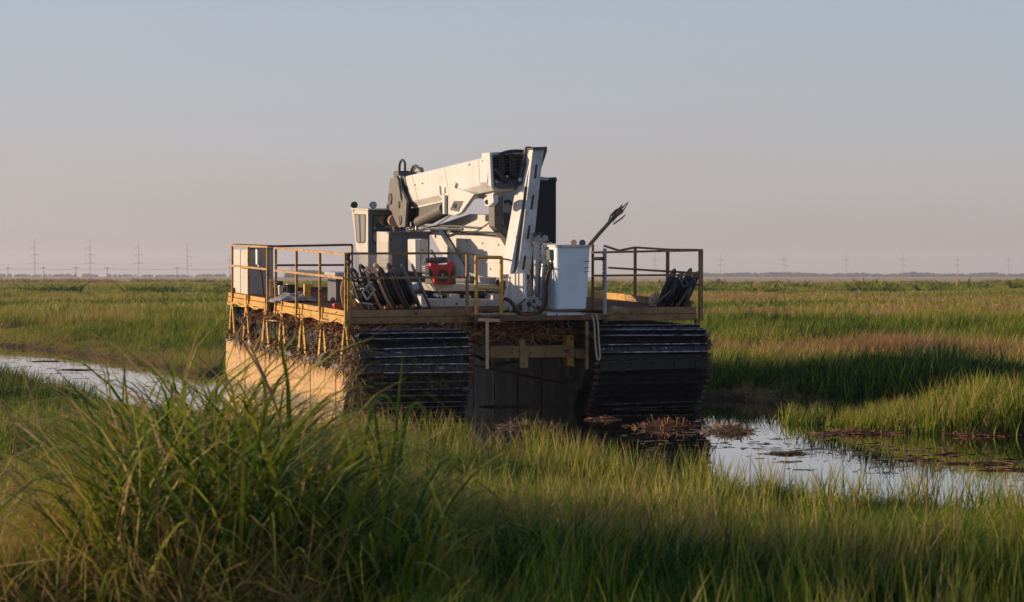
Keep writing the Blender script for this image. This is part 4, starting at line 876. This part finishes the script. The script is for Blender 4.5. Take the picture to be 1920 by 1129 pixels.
# ================================================================== vegetation
def grass_mat(name, cols, rough=.6, transl=.34):
    m = bpy.data.materials.new(name); m.use_nodes = True; t = m.node_tree; N = t.nodes; Lk = t.links; N.clear()
    out = N.new('ShaderNodeOutputMaterial'); b = N.new('ShaderNodeBsdfPrincipled'); tr = N.new('ShaderNodeBsdfTranslucent'); mx = N.new('ShaderNodeMixShader'); mx.inputs[0].default_value = transl
    b.inputs['Roughness'].default_value = rough; b.inputs['Specular IOR Level'].default_value = .2
    at = N.new('ShaderNodeAttribute'); at.attribute_type = 'INSTANCER'; at.attribute_name = 'tint'
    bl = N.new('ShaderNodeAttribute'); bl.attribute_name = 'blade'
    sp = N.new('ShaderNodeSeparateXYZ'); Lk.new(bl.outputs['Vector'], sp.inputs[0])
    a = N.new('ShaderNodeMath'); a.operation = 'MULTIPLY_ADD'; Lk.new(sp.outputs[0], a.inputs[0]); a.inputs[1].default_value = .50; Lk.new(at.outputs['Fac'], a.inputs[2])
    a2 = N.new('ShaderNodeMath'); a2.operation = 'MULTIPLY_ADD'; Lk.new(sp.outputs[1], a2.inputs[0]); a2.inputs[1].default_value = .20; Lk.new(a.outputs[0], a2.inputs[2])  # yellower tips: natural yellowing plus sunlit highlights put into the colour
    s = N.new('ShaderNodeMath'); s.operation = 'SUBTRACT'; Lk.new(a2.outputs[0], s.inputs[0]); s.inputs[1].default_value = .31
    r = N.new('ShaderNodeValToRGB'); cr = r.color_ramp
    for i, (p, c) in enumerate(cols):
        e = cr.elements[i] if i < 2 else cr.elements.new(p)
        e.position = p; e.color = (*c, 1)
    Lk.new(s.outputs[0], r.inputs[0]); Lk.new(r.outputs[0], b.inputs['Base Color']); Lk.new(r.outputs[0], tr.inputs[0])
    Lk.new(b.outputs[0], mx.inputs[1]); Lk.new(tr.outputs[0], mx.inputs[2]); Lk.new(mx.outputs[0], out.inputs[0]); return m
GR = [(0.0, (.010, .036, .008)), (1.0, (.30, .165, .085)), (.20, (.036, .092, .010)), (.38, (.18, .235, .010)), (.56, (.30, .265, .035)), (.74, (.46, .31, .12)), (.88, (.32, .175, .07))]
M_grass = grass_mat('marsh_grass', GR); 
def tuft(name, n, hmin, hmax, wd, spread, lean, curl, seg=4, arch=0., seed=0, up=1.):
    r_ = random.Random(seed); vs = []; fs = []; at = []
    for _ in range(n):
        a = r_.uniform(0, 6.283); rr = spread * math.sqrt(r_.random()); p = Vector((rr * math.cos(a), rr * math.sin(a), -.04)); h = r_.uniform(hmin, hmax)
        az = r_.gauss(0, 1.0) if r_.random() < .7 else r_.uniform(0, 6.283); ln = abs(r_.gauss(lean, lean * .5)); cu = abs(r_.gauss(curl, curl * .5)); w_ = wd * r_.uniform(.6, 1.3)
        face = r_.uniform(0, 3.1416); sd_ = Vector((math.cos(face), math.sin(face), 0)); rnd = r_.random(); ang = ln; base = len(vs)
        for k in range(seg + 1):
            t = k / seg; ww = w_ * (1 - t ** 2.2) * .5 + .0003; vs.append(p - sd_ * ww); vs.append(p + sd_ * ww); at += [(rnd, t, 0)] * 2
            d = Vector((math.cos(az) * math.sin(ang), math.sin(az) * math.sin(ang), math.cos(ang))); p = p + d * (h / seg); ang += (cu + arch * t * 2.2) / seg * 1.6
        for k in range(seg): q = base + 2 * k; fs.append((q, q + 1, q + 3, q + 2))
    me = bpy.data.meshes.new(name); me.from_pydata([list(v) for v in vs], [], fs); A = me.attributes.new('blade', 'FLOAT_VECTOR', 'POINT'); A.data.foreach_set('vector', [x for v in at for x in v])
    me.polygons.foreach_set('use_smooth', [True] * len(fs)); return me
def src(me, m): me.materials.append(m); o = bpy.data.objects.new(me.name, me); return o          # not linked: only instanced
def scatter(name, P, rot, scl, tint, srcs, label=None):
    n = len(P); me = bpy.data.meshes.new(name); me.vertices.add(n); me.vertices.foreach_set('co', np.asarray(P, np.float32).ravel())
    for nm, ty, key, arr in (('rot', 'FLOAT_VECTOR', 'vector', rot), ('scl', 'FLOAT_VECTOR', 'vector', scl), ('tint', 'FLOAT', 'value', tint), ('pick', 'INT', 'value', rng.integers(0, len(srcs), n))):
        a = me.attributes.new(nm, ty, 'POINT'); a.data.foreach_set(key, np.asarray(arr, np.int32 if ty == 'INT' else np.float32).ravel())
    o = bpy.data.objects.new(name, me); COL.objects.link(o); o['kind'] = 'stuff'
    if label: o['label'] = label
    g = bpy.data.node_groups.new(name, 'GeometryNodeTree'); g.interface.new_socket('Geometry', in_out='INPUT', socket_type='NodeSocketGeometry'); g.interface.new_socket('Geometry', in_out='OUTPUT', socket_type='NodeSocketGeometry')
    N = g.nodes; Lk = g.links; gi = N.new('NodeGroupInput'); go = N.new('NodeGroupOutput'); ip = N.new('GeometryNodeInstanceOnPoints'); j = N.new('GeometryNodeJoinGeometry')
    for s in srcs:
        oi = N.new('GeometryNodeObjectInfo'); oi.inputs['Object'].default_value = s; oi.inputs['As Instance'].default_value = True; Lk.new(oi.outputs['Geometry'], j.inputs[0])
    def na(nm, ty):
        q = N.new('GeometryNodeInputNamedAttribute'); q.data_type = ty; q.inputs['Name'].default_value = nm; return q.outputs[0]
    Lk.new(gi.outputs[0], ip.inputs['Points']); Lk.new(j.outputs[0], ip.inputs['Instance']); ip.inputs['Pick Instance'].default_value = True
    Lk.new(na('pick', 'INT'), ip.inputs['Instance Index']); e2r = N.new('FunctionNodeEulerToRotation'); Lk.new(na('rot', 'FLOAT_VECTOR'), e2r.inputs[0]); Lk.new(e2r.outputs[0], ip.inputs['Rotation'])
    Lk.new(na('scl', 'FLOAT_VECTOR'), ip.inputs['Scale']); Lk.new(ip.outputs[0], go.inputs[0])
    md = o.modifiers.new('scatter', 'NODES'); md.node_group = g; return o
def hz(P):                                                       # ground height under points
    return hgt(P[:, 0], P[:, 1])
def wedge(n, y0, y1, marg=1.15, pw=1.0):                          # random points in the strip the camera could see
    y = (y0 ** (1 + pw) + (y1 ** (1 + pw) - y0 ** (1 + pw)) * rng.random(n)) ** (1 / (1 + pw)); x = (rng.random(n) * 2 - 1) * (y * .2118 * marg + 1.2); return np.stack([x, y], 1)
def rs(n, tilt=.12, spread=.9): return np.stack([rng.normal(0, tilt, n), rng.normal(0, tilt, n), rng.normal(0, spread, n)], 1)
def mk(P, z): return np.concatenate([P, z[:, None]], 1)
def inmach(P, pad=0.25):
    d = np.stack([P[:, 0] - O.x, P[:, 1] - O.y], 1); u = d @ np.array([U.x, U.y]); v = d @ np.array([V.x, V.y])
    return (u > -pad) & (u < 7.1) & (v > -1.1) & (v < 11.3)
fine = [src(tuft('grass_tuft', 34, .20, .50, .0065, .15, .30, .75, 5, seed=s), M_grass) for s in range(5)]
broad = [src(tuft('broad_tuft', 12, .35, .75, .015, .12, .10, .22, 4, seed=20 + s), M_grass) for s in range(4)]
field = [src(tuft('field_tuft', 22, .22, .68, .017, .30, .17, .35, 3, seed=40 + s), M_grass) for s in range(5)]
far_ = [src(tuft('far_tuft', 26, .3, .6, .06, .9, .25, .3, 2, seed=60 + s), M_grass) for s in range(4)]
reed = [src(tuft('reed_tuft', 15, .8, 1.75, .023, .20, .20, .45, 8, arch=1.15, seed=80 + s), M_grass) for s in range(7)]
strawt = [src(tuft('straw_tuft', 22, .25, .7, .010, .22, .9, .5, 3, seed=100 + s), M_grass) for s in range(4)]
bushm = [src(tuft('bush', 90, .4, 1.0, .09, .5, .5, .5, 2, seed=120 + s), M_grass) for s in range(3)]

def tint_field(x, y):
    t = .40 + (fbm(x * 1.0, y * .9, 16, 301, 4) - .5) * .85 + (fbm(x, y, 2.6, 311, 3) - .5) * .35
    yw = y * (1 + .22 * (vnoise(x, y * .1, 9, 340) - .5)); br = np.clip(fbm(x, y * .5, 5, 318, 3) * 2.6 - .55, 0, 1.3)
    t += .50 * np.exp(-((yw - (60 + (x - 5) * .4)) / 5) ** 2) * np.clip((x + 3) / 8, 0, 1) * br
    t += .40 * np.exp(-((yw - 120) / 20) ** 2) * np.clip((x + 8) / 12, 0, 1) * br + .30 * np.exp(-((yw - 205) / 22) ** 2) * (x > 0) * br
    t += .30 * np.exp(-((yw - 92) / 9) ** 2) * np.clip((-x) / 6, 0, 1) * br - .35 * np.clip(fbm(x, y * .6, 7, 350, 3) * 3 - 1.75, 0, 1)
    return np.clip(t, 0, 1)
# near bank: fine lawn-like sedge
P = wedge(30000, 12.2, 42); d = sdist(P[:, 0], P[:, 1]); z = hz(P); front = P[:, 1] < 44
line_y = np.interp(P[:, 0], [-14, -9, -3, 0, 3, 8], [60, 50, 34, 31, 28, 27])
k = (z > .04) & (P[:, 1] < line_y + 2) & ~inmach(P); P = P[k]; z = z[k]; d = d[k]
hgt_n = .38 + np.clip(fbm(P[:, 0], P[:, 1], 1.5, 401, 2) * 1.9 - .45, 0, 1.1); edge = np.clip(d / 4, 0, 1)
s = hgt_n * (.4 + .6 * edge)
tn_ = .15 + (fbm(P[:, 0], P[:, 1], 2.0, 411, 3) - .5) * .45 + np.exp(-((P[:, 1] - 19.5) / 2.5) ** 2) * .14 - .08 * (P[:, 1] < 16)  # nearest strip tinted darker, painting in the foreground shade
tn_ = tn_ + .5 * np.clip(.35 - d, 0, .35) / .35 * rng.random(len(P))
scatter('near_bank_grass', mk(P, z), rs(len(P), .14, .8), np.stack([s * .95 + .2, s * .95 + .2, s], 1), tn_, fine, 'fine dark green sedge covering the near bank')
# broader blades standing through it
P = wedge(6500, 12.2, 34); d = sdist(P[:, 0], P[:, 1]); z = hz(P); nn = fbm(P[:, 0], P[:, 1], 1.7, 421, 3)
line_y = np.interp(P[:, 0], [-14, -9, -3, 0, 3, 8], [60, 50, 34, 31, 28, 27]); k = (z > .1) & (nn > .44) & (P[:, 1] < line_y) & (d > .5); P = P[k]; z = z[k]; nn = nn[k]
s = .55 + rng.random(len(P)) * .45
scatter('broad_leaf_grass', mk(P, z), rs(len(P), .12, 1.2), np.stack([s, s, s], 1), .40 + (nn - .5) * .9 - .1 * (P[:, 1] < 15.5) + rng.normal(0, .07, len(P)), broad, 'yellow-green broad-bladed grass standing above the sedge')  # closest blades darker as well, shade put into their tint
# left rear islet of the near bank
P = wedge(9000, 42, 66, 1.1); z = hz(P); line_y = np.interp(P[:, 0], [-18, -12, -8, -3, 0], [72, 62, 52, 44, 30]); k = (z > .05) & (P[:, 0] < -2) & (P[:, 1] < line_y + 1) & ~inmach(P); P = P[k]; z = z[k]
s = .5 + rng.random(len(P)) * .35
scatter('islet_grass', mk(P, z), rs(len(P), .14, .8), np.stack([s, s, s * 1.1], 1), .10 + rng.normal(0, .06, len(P)), field, 'dark green grass islet at the left edge of the channel')
# far shore and field
P = wedge(46000, 34, 120, 1.12, .75); d = sdist(P[:, 0], P[:, 1]); z = hz(P)
line_y = np.interp(P[:, 0], [-20, -14, -8, -3, 0, 3, 8], [75, 66, 60, 52, 44, 38, 33]); k = (z > .06) & (P[:, 1] > line_y - 1) & ~inmach(P) & ~((P[:, 0] > 2) & (P[:, 0] / P[:, 1] < .142) & (P[:, 1] < 40.5)); P = P[k]; z = z[k]; d = d[k]
s = .28 + np.clip(fbm(P[:, 0], P[:, 1], 2.6, 431, 3) * 2.2 - .55, 0, 1.2); s *= np.clip(d / np.where(P[:, 0] < 0, 5, 1.2), .4, 1) * np.where((P[:, 0] > 2) & (P[:, 1] < 56), 1.08, 1) * (.8 + .4 * rng.random(len(P)))
s *= np.where((P[:, 0] > 3) & (P[:, 1] < 41.5), .55, 1)
tt_ = tint_field(P[:, 0], P[:, 1]) + np.exp(-np.clip(d, 0, 9) / 1.1) * .30 * (P[:, 0] < 0); tt_ = np.where((P[:, 0] > 2) & (P[:, 1] < 52), .02 + (tt_ - .3) * .5, tt_)  # right of the machine its shadow is painted as a darker tint
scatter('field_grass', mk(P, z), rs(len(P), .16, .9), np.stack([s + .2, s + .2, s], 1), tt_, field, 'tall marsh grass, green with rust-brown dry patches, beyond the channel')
P = wedge(60000, 115, 620, 1.1, .35); z = hz(P); s = .75 + rng.random(len(P)) * .5 + np.clip((P[:, 1] - 150) / 500, 0, 1) * .4
s2 = s * (.15 + 1.3 * fbm(P[:, 0] * .7, P[:, 1] * .7, 9, 441, 3))
scatter('distant_grass', mk(P, z), rs(len(P), .1, 3), np.stack([s * 1.3, s * 1.3, s2], 1), tint_field(P[:, 0], P[:, 1]) + np.clip((P[:, 1] - 450) / 400, 0, .3), far_, 'distant olive marsh grass running to the horizon')
# taller tussocks that break up the field
P = wedge(1500, 44, 260, 1.1, .6); z = hz(P); nn = fbm(P[:, 0], P[:, 1], 7, 471, 2); k = (z > .15) & (nn > .5) & ~inmach(P) & (P[:, 1] > np.interp(P[:, 0], [-20, -14, -8, -3, 0, 3, 8], [82, 72, 66, 58, 50, 46, 46])); P = P[k]; z = z[k]; s = rng.uniform(.9, 1.7, len(P))
scatter('field_tussocks', mk(P, z), rs(len(P), .14, 2), np.stack([s, s, s * .9], 1), np.where(rng.random(len(P)) < .4, .72, .08) + rng.normal(0, .08, len(P)), field, 'taller tussocks, dark green or straw brown, dotted over the field')
# low bushes far out
P = np.concatenate([wedge(900, 260, 700, 1.1), np.stack([rng.uniform(-130, -85, 170), rng.uniform(560, 640, 170)], 1)]); nn = fbm(P[:, 0], P[:, 1], 60, 451, 2); k = (nn > .52) | (np.arange(len(P)) >= 900); P = P[k]; z = hz(P); s = rng.uniform(1.2, 2.6, len(P))
scatter('distant_bushes', mk(P, z), rs(len(P), .1, 3), np.stack([s * 1.6, s * 1.6, s * .75], 1), np.where(np.arange(len(P)) >= k[:900].sum(), .86, .12 + rng.random(len(P)) * .35), bushm, 'low scattered bushes and pale reed clumps near the horizon')
# straw litter along the shores
P = np.concatenate([wedge(14000, 26, 60, 1.15), np.stack([rng.uniform(-20, -5, 4000), rng.uniform(58, 90, 4000)], 1)]); d = sdist(P[:, 0], P[:, 1]); z = hz(P); k = (np.abs(z - .05) < .13) & ~inmach(P) & (fbm(P[:, 0], P[:, 1], 2.5, 461, 2) > .36); P = P[k]; z = np.maximum(z[k], .0) + .03
s = rng.uniform(.5, 1.0, len(P)); scatter('shore_straw', mk(P, z), np.stack([rng.normal(0, .5, len(P)), rng.normal(0, .5, len(P)), rng.uniform(0, 6.28, len(P))], 1), np.stack([s, s, s * .6], 1), .84 + rng.normal(0, .1, len(P)), strawt, 'rust-brown dead reed litter along the water edge')
# bright clump at the right on the far shore
def clump(n, cx, cy, rx, ry): a = rng.uniform(0, 6.283, n); r_ = np.sqrt(rng.random(n)); return np.stack([cx + rx * r_ * np.cos(a), cy + ry * r_ * np.sin(a)], 1)
P = np.concatenate([clump(420, 7.9, 38.6, 2.6, 1.5), clump(30, 4.9, 40.2, .45, .5), clump(60, 5.7, 39.3, .6, .5)]); z = np.maximum(hz(P), .02); s = rng.uniform(.7, 1.15, len(P)) * np.clip(.45 + (P[:, 0] / P[:, 1] - .142) * 11, .5, 1)
scatter('bright_reed_clump', mk(P, z), rs(len(P), .1, .9), np.stack([s * 1.4, s * 1.4, s * 1.15], 1), .42 + rng.normal(0, .06, len(P)), broad + field[:1], 'sunlit yellow-green reed clump on the far bank at the right')
# big arching reeds of the foreground left
def reed_pts():
    out = []
    while len(out) < 430:
        y = rng.uniform(13.6, 18.5); px = rng.uniform(-60, 800); x = (px - 960) / F * y
        want = np.interp(px, [-60, 0, 100, 180, 260, 330, 420, 520, 600, 680, 760, 800], [960, 960, 940, 790, 640, 592, 625, 735, 790, 805, 805, 850])
        zt = H - (want - HOR) / F * y; zg = .42; h = zt - zg
        if h < .2: continue
        if px < 170 and rng.random() < .6: continue
        out.append((x, y, h, px))
    return np.array(out)
Q = reed_pts(); P = Q[:, :2]; z = hz(P); s = np.clip(Q[:, 2] / 1.05, .3, 1.42) * rng.uniform(.72, 1.04, len(Q)) * np.where((Q[:, 3] > 150) & (Q[:, 3] < 480), 1.0, .92)
tr_ = np.clip(.34 + rng.normal(0, .09, len(Q)) + .2 * (Q[:, 3] < 220) * rng.random(len(Q)), 0, 1); tr_ = np.where(rng.random(len(Q)) < .08, .8, tr_)
scatter('foreground_reeds', mk(P, z), np.stack([rng.normal(0, .10, len(Q)), rng.normal(.0, .10, len(Q)), rng.uniform(0, 6.28, len(Q))], 1), np.stack([s, s, s], 1), tr_, reed, 'tall mound of arching broad reeds in the left foreground')
n = 1100; px = rng.uniform(-80, 640, n); y = rng.uniform(13.2, 17, n); P = np.stack([(px - 960) / F * y, y], 1); z = hz(P) + rng.uniform(0, .35, n) * np.exp(-((px - 350) / 240) ** 2); s = rng.uniform(.7, 1.3, n)
scatter('tangled_dry_stems', mk(P, z), np.stack([rng.normal(0, .6, n), rng.normal(0, .6, n), rng.uniform(0, 6.28, n)], 1), np.stack([s, s, s * .9], 1), np.clip(.60 + rng.normal(0, .15, n), 0, 1), strawt, 'tangle of dry and yellow stems inside the foreground reeds')
# reed bed off to the left of the picture, on the same bank
n = 420; P = np.stack([rng.uniform(-11, -4.6, n), rng.uniform(11.5, 19, n)], 1); k = P[:, 0] < -.2118 * P[:, 1] - .9; P = P[k]; z = hz(P); s = rng.uniform(.4, .7, len(P))
scatter('side_reed_bed', mk(P, z), np.stack([rng.normal(0, .14, len(P)), rng.normal(0, .14, len(P)), rng.uniform(0, 6.28, len(P))], 1), np.stack([s, s, s], 1), .26 + rng.normal(0, .08, len(P)), reed, 'reed bed continuing along the bank at the far left')
# a few single tall dry stalks and long leaves: things one can point at
def stalk(lab, pts, Y, r_, m, name='dry_stalk', cat='stalk', grp='single dry stalks in the foreground'):
    P_ = [at_depth(x, y, Y) for x, y in pts]; t = MB().tube(P_, [r_] * (len(P_) - 1) + [r_ * .35], 6).build(name, m, smooth=True); return tag(t, lab, cat, grp)
stalk('thin pale dry stalk crossing the water at the left edge of the picture', [(40, 690), (60, 745), (78, 800), (92, 850)], 15.5, .006, M_straw)
stalk('tall thin dry stalk rising above the field left of the machine', [(150, 590), (168, 640), (196, 700), (205, 770), (216, 850)], 15.2, .004, M_straw)
stalk('dry stem slanting up from the far left reeds', [(0, 752), (28, 800), (58, 860), (80, 905)], 14.8, .006, M_straw)
stalk('broken reddish stalk in front of the tan pontoon', [(470, 650), (508, 735), (540, 830), (560, 900)], 15.8, .009, M_rstraw)
stalk('dry brown reed stalk leaning left across the tan pontoon', [(455, 640), (490, 700), (520, 770), (538, 850), (550, 910)], 15.0, .008, M_straw)
def leaf(lab, pts, Y, w0, m, grp='long arching reed leaves over the dark track'):
    P_ = [at_depth(x, y, Y) for x, y in pts]; S = []
    for i in range(len(P_) - 1):
        a = P_[max(i - 1, 0)]; b_ = P_[i]; c_ = P_[i + 1]; d = P_[min(i + 2, len(P_) - 1)]
        for k in range(6): t = k / 6; S.append(.5 * ((2 * b_) + (c_ - a) * t + (2 * a - 5 * b_ + 4 * c_ - d) * t * t + (3 * b_ - a - 3 * c_ + d) * t ** 3))
    S.append(P_[-1]); b = MB(); n = len(S)
    for i, p in enumerate(S):
        d = (S[min(i + 1, n - 1)] - S[max(i - 1, 0)]).normalized(); sd_ = d.cross(Vector((.25, 1, .1))).normalized(); w_ = w0 * (1 - (i / (n - 1)) ** 3) * .5 + .0008
        b.v += [p - sd_ * w_ + Vector((0, .25 * w_, 0)), p, p + sd_ * w_ + Vector((0, .25 * w_, 0))]
    for i in range(n - 1):
        for k in (0, 1): q = 3 * i + k; b.f.append((q, q + 1, q + 4, q + 3))
    return tag(b.build('reed_leaf', m, smooth=True), lab, 'leaf', grp)
M_leaf = grass_mat('reed_leaf_green', [(0.0, (.10, .15, .02)), (1.0, (.13, .17, .03))], .5, .4)
leaf('bent leaf arching over at the left edge of the dark track', [(725, 960), (716, 880), (706, 800), (694, 745), (684, 738)], 15.6, .026, M_leaf)
leaf('straight upright leaf crossing the front of the left track', [(722, 960), (738, 850), (748, 740), (757, 660)], 15.4, .022, M_leaf)
leaf('leaf looping over to the right in front of the track', [(742, 930), (755, 820), (770, 765), (786, 757), (800, 785), (806, 815)], 15.3, .022, M_leaf)
leaf('curved leaf loop just left of the upright leaf', [(664, 920), (690, 800), (702, 750), (722, 742), (744, 770), (756, 800)], 15.8, .020, M_leaf)
# floating dead-reed mats
def straw_mat(lab, px, py, wx, wy, n, m, up=.0):
    c = ground_pt(px, py, .01); b = MB(); sx = wx / F * c.y / 2; sy = .5
    for _ in range(n):
        r_ = math.sqrt(random.random()); a = random.uniform(0, 6.283); j_ = sum(map(ord, lab)); e_ = .55 + .45 * math.sin(a * 3 + j_) * math.sin(a * 5 + j_ * .7); r_ *= e_ + (.6 if random.random() < .12 else 0); p = c + Vector((r_ * math.cos(a) * sx, r_ * math.sin(a) * sy * wy, random.uniform(-.01, .008 + .05 * up)))
        d = Vector((random.gauss(0, 1), random.gauss(0, .6), abs(random.gauss(0, up)) + .02)).normalized() * random.uniform(.1, .38); s_ = d.cross(Vector((0, 0, 1))).normalized() * .006 + Vector((0, 0, .004))
        b.add([p - d * .5 - s_, p - d * .5 + s_, p + d * .5 + s_, p + d * .5 - s_], [(0, 1, 2, 3)])
    return tag(b.build('reed_mat', m), lab, 'reed mat', 'mats of dead reeds floating in the channel')
straw_mat('orange-brown dead reed mat against the right track, stalks sticking up', 1250, 800, 112, 1.1, 620, M_rstraw, .35)
straw_mat('fluffy pale straw island right of the orange mat', 1366, 808, 100, 1.0, 620, M_straw, .3)
straw_mat('small red-brown reed tuft floating left of the right track', 1130, 786, 50, .5, 160, M_rstraw, .08)
straw_mat('long thin dark mat at the foot of the far bank, right of centre', 1600, 812, 130, .7, 500, M_rstraw, .12)
straw_mat('dead reeds washed up at the far right shore', 1840, 815, 140, .6, 420, M_rstraw, .12)
straw_mat('low dark mat of weed in the middle of the open water', 1480, 850, 60, .5, 160, M_mud, .0)
straw_mat('thin brown streak of debris near the centre of the open water', 1712, 862, 60, .25, 80, M_rstraw, .0)
straw_mat('broad reddish streak of debris in the right-hand water', 1835, 868, 140, .35, 200, M_rstraw, .0)
straw_mat('small red clot of weed at the right of the open water', 1775, 851, 22, .2, 40, M_rstraw, .05)
straw_mat('last brown streak of debris beside the right picture edge', 1880, 880, 80, .25, 90, M_rstraw, .0)
straw_mat('dark scum streak across the water at the left', 145, 693, 90, .6, 130, M_mud, .0)
straw_mat('second dark scum streak on the left water', 90, 677, 70, .6, 110, M_mud, .0)
straw_mat('twiggy dark debris in the gap between the two tracks', 940, 762, 120, .3, 140, M_mud, .05)
straw_mat('grassy dead tuft on the near water edge below the gap', 990, 800, 90, .4, 240, M_straw, .4)

def bits(n):
    b = MB()
    for _ in range(n):
        if random.random() < .3: px, py = random.uniform(-20, 420), random.uniform(650, 740)
        else: px = random.uniform(1180, 1930); py = random.gauss(0, 1) * 16 + 800 + (px - 1180) * .085 + random.random() * 20
        c = ground_pt(px, py, .004)
        if sdist(c.x, c.y) > -.1: continue
        for _ in range(random.choice((1, 2, 4, 9))):
            q = c + Vector((random.gauss(0, .12), random.gauss(0, .08), 0)); a = random.uniform(0, 6.3); d = Vector((math.cos(a), math.sin(a) * .6, random.choice((0, 0, .04, .1)))) * random.uniform(.02, .09); s_ = Vector((-d.y, d.x, .01)) * random.uniform(.1, .4)
            b.add([q - d - s_, q + d - s_, q + d + s_, q - d + s_], [(0, 1, 2, 3)])
    o = b.build('floating_debris', M_mud); o['kind'] = 'stuff'; o['label'] = 'scattered bits of dead reed floating on the water'
bits(300)
# ------------------------------------------------------------------ pylons, poles, tree lines
def pylon(px, ytop, Y, lab, arms, m=M_pyl):
    g = at_depth(px, HOR + 2, Y); x = g.x; zt = H + (HOR - ytop) * Y / F; hh = zt; k = Y / F
    t = thing('pylon', (x, Y, .2), lab, 'pylon', 'power line pylons on the horizon')
    b = MB(); s0 = .75 * k * 1.4; s1 = .55 * k
    for a in (-1, 1):
        for c in (-1, 1): b.tube([(x + a * s0 * .5, Y + c * s0 * .5, 0), (x + a * s1 * .3, Y + c * s1 * .3, zt)], .16 * k, 4)
    for i in range(14): z0 = zt * i / 14; z1 = zt * (i + 1) / 14; w0 = s0 * (1 - i / 18) * .5; b.tube([(x - w0, Y - w0, z0), (x + w0, Y - w0, z1)], .09 * k, 4)
    b.build('mast', m, t)
    for (yy, x0, x1) in arms:
        za = H + (HOR - yy) * k; ar = MB().tube([(x + x0 * k, Y, za), (x, Y, za + .6 * k), (x + x1 * k, Y, za)], .32 * k, 4).build('crossarm', m, t)
        for xe in (x0, x1):
            if abs(xe) > 2: MB().tube([(x + xe * k, Y, za), (x + xe * k, Y, za - 3 * k)], .3 * k, 4).build('insulator', M_dark, ar)
    return t
names_l = ['leftmost and tallest', 'second from the left, thin', 'third from the left, behind the brown reeds', 'fourth from the left, with a forked head']
for i, (px, yt) in enumerate(((65, 448), (169, 451), (260, 455), (351, 455))):
    arms = [(478, -8, 8), (493.5, -9, 7)] if i < 3 else [(482, -1, 8), (498, -1, 8), (470, -1, 6)]
    if i < 3: arms.append((465, -8, 1))
    pylon(px, yt, 2200 + 60 * i, names_l[i] + ' dark lattice pylon left of the machine', arms)
pylon(431, 478, 2440, 'short pylon peeping out just left of the machine railing', [(488, -4, 3)])
M_pyl2 = mat('hazed_pylon_steel', (.34, .30, .27), (.28, .25, .22), .6, scale=.3, amt=.5)  # paler steel for the farther row, distance haze put into the colour
for i, px in enumerate((1228, 1351, 1470, 1586, 1693, 1795, 1891)):
    nm_ = ('seen through the right railing', 'just right of the machine', 'second right of the machine', 'in the middle of the right-hand row', 'fourth right of the machine, above a green bush', 'second from the right edge', 'nearest the right picture edge')[i]
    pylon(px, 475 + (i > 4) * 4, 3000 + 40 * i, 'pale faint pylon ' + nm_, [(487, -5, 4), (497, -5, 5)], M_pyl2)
for i, px in enumerate((15, 82, 142, 201, 332, 548)):
    Y = 1700; x = (px - 960) / F * Y; zt = H + (517 - 501) * Y / F
    t = thing('utility_pole', (x, Y, .2), 'small T-shaped utility pole ' + ('at the left picture edge', 'right of the tallest pylon', 'between the first and second pylons', 'right of the second pylon', 'left of the forked pylon', 'seen through the left railing')[i], 'pole', 'small utility poles on the horizon')
    MB().tube([(x, Y, 0), (x, Y, zt)], .22, 5).build('shaft', M_pyl, t); MB().tube([(x - 1.8, Y, zt - .3), (x + 1.8, Y, zt - .3)], .15, 4).build('crossarm', M_pyl, t)
for i, (z_, Y) in enumerate(((9.2, 2200), (13.6, 2200), (7.4, 1700))):
    b = MB(); k_ = 0; xp = [(p - 960) / F * Y for p in ((-39, 65, 169, 260, 351, 431) if Y > 2000 else (-60, 15, 82, 142, 201, 332, 440))]
    for a, c in zip(xp[:-1], xp[1:]): b.tube([(a + (c - a) * t / 8, Y, z_ + (Y / F) * (.5) * 0 - 4 * .9 * (t / 8) * (1 - t / 8)) for t in range(9)], .06, 4)
    tag(b.build('power_cable', M_pyl), ('lower thin cable strung along the tall pylons', 'upper thin cable strung along the tall pylons', 'thin cable strung along the small utility poles')[i], 'cable')
def treeline(name, x0, x1, Y, yb, yt, n, m=M_farleaf, seed=1, lab=None):
    r_ = random.Random(seed); vs = []; fs = []; k = Y / F
    for _ in range(n):
        px = r_.uniform(x0, x1); q = float(fbm(px, 0, 60, seed, 3)); h = (HOR + 3 - (yt + (yb - yt) * (1 - q) * 1.2)) * k * r_.uniform(.5, 1.0)
        x = (px - 960) * k; wd_ = h * r_.uniform(.6, 1.3) + .6; Yc = Y + r_.uniform(-30, 30)
        for _ in range(26):
            a = r_.uniform(0, 6.283); e = r_.random() ** .5; zz = r_.random(); c = Vector((x + math.cos(a) * e * wd_ * (1 - zz * .6), Yc + math.sin(a) * e * wd_, .5 + zz * h)); s_ = h * .22 + .3
            base_ = len(vs); o1 = Vector((r_.gauss(0, 1), r_.gauss(0, 1), r_.gauss(0, 1))).normalized() * s_; o2 = o1.orthogonal().normalized() * s_
            vs += [c - o1, c + o2, c + o1, c - o2]; fs.append((base_, base_ + 1, base_ + 2, base_ + 3))
    me = bpy.data.meshes.new(name); me.from_pydata([list(v) for v in vs], [], fs); me.materials.append(m); o = bpy.data.objects.new(name, me); COL.objects.link(o); o['kind'] = 'stuff'
    if lab: o['label'] = lab
treeline('far_woods', 1300, 1990, 4200, 515, 509.5, 620, seed=3, lab='low dark tree belt on the horizon at the right')
treeline('far_woods', 540, 665, 2600, 514, 502, 130, seed=5, lab='dark far-off grove seen through the left railing')
treeline('far_woods', -40, 440, 4000, 516.5, 512, 190, seed=7, lab='thin scattered tree belt on the left horizon')
for o in list(bpy.data.objects):
    if '_o' in o: del o['_o']
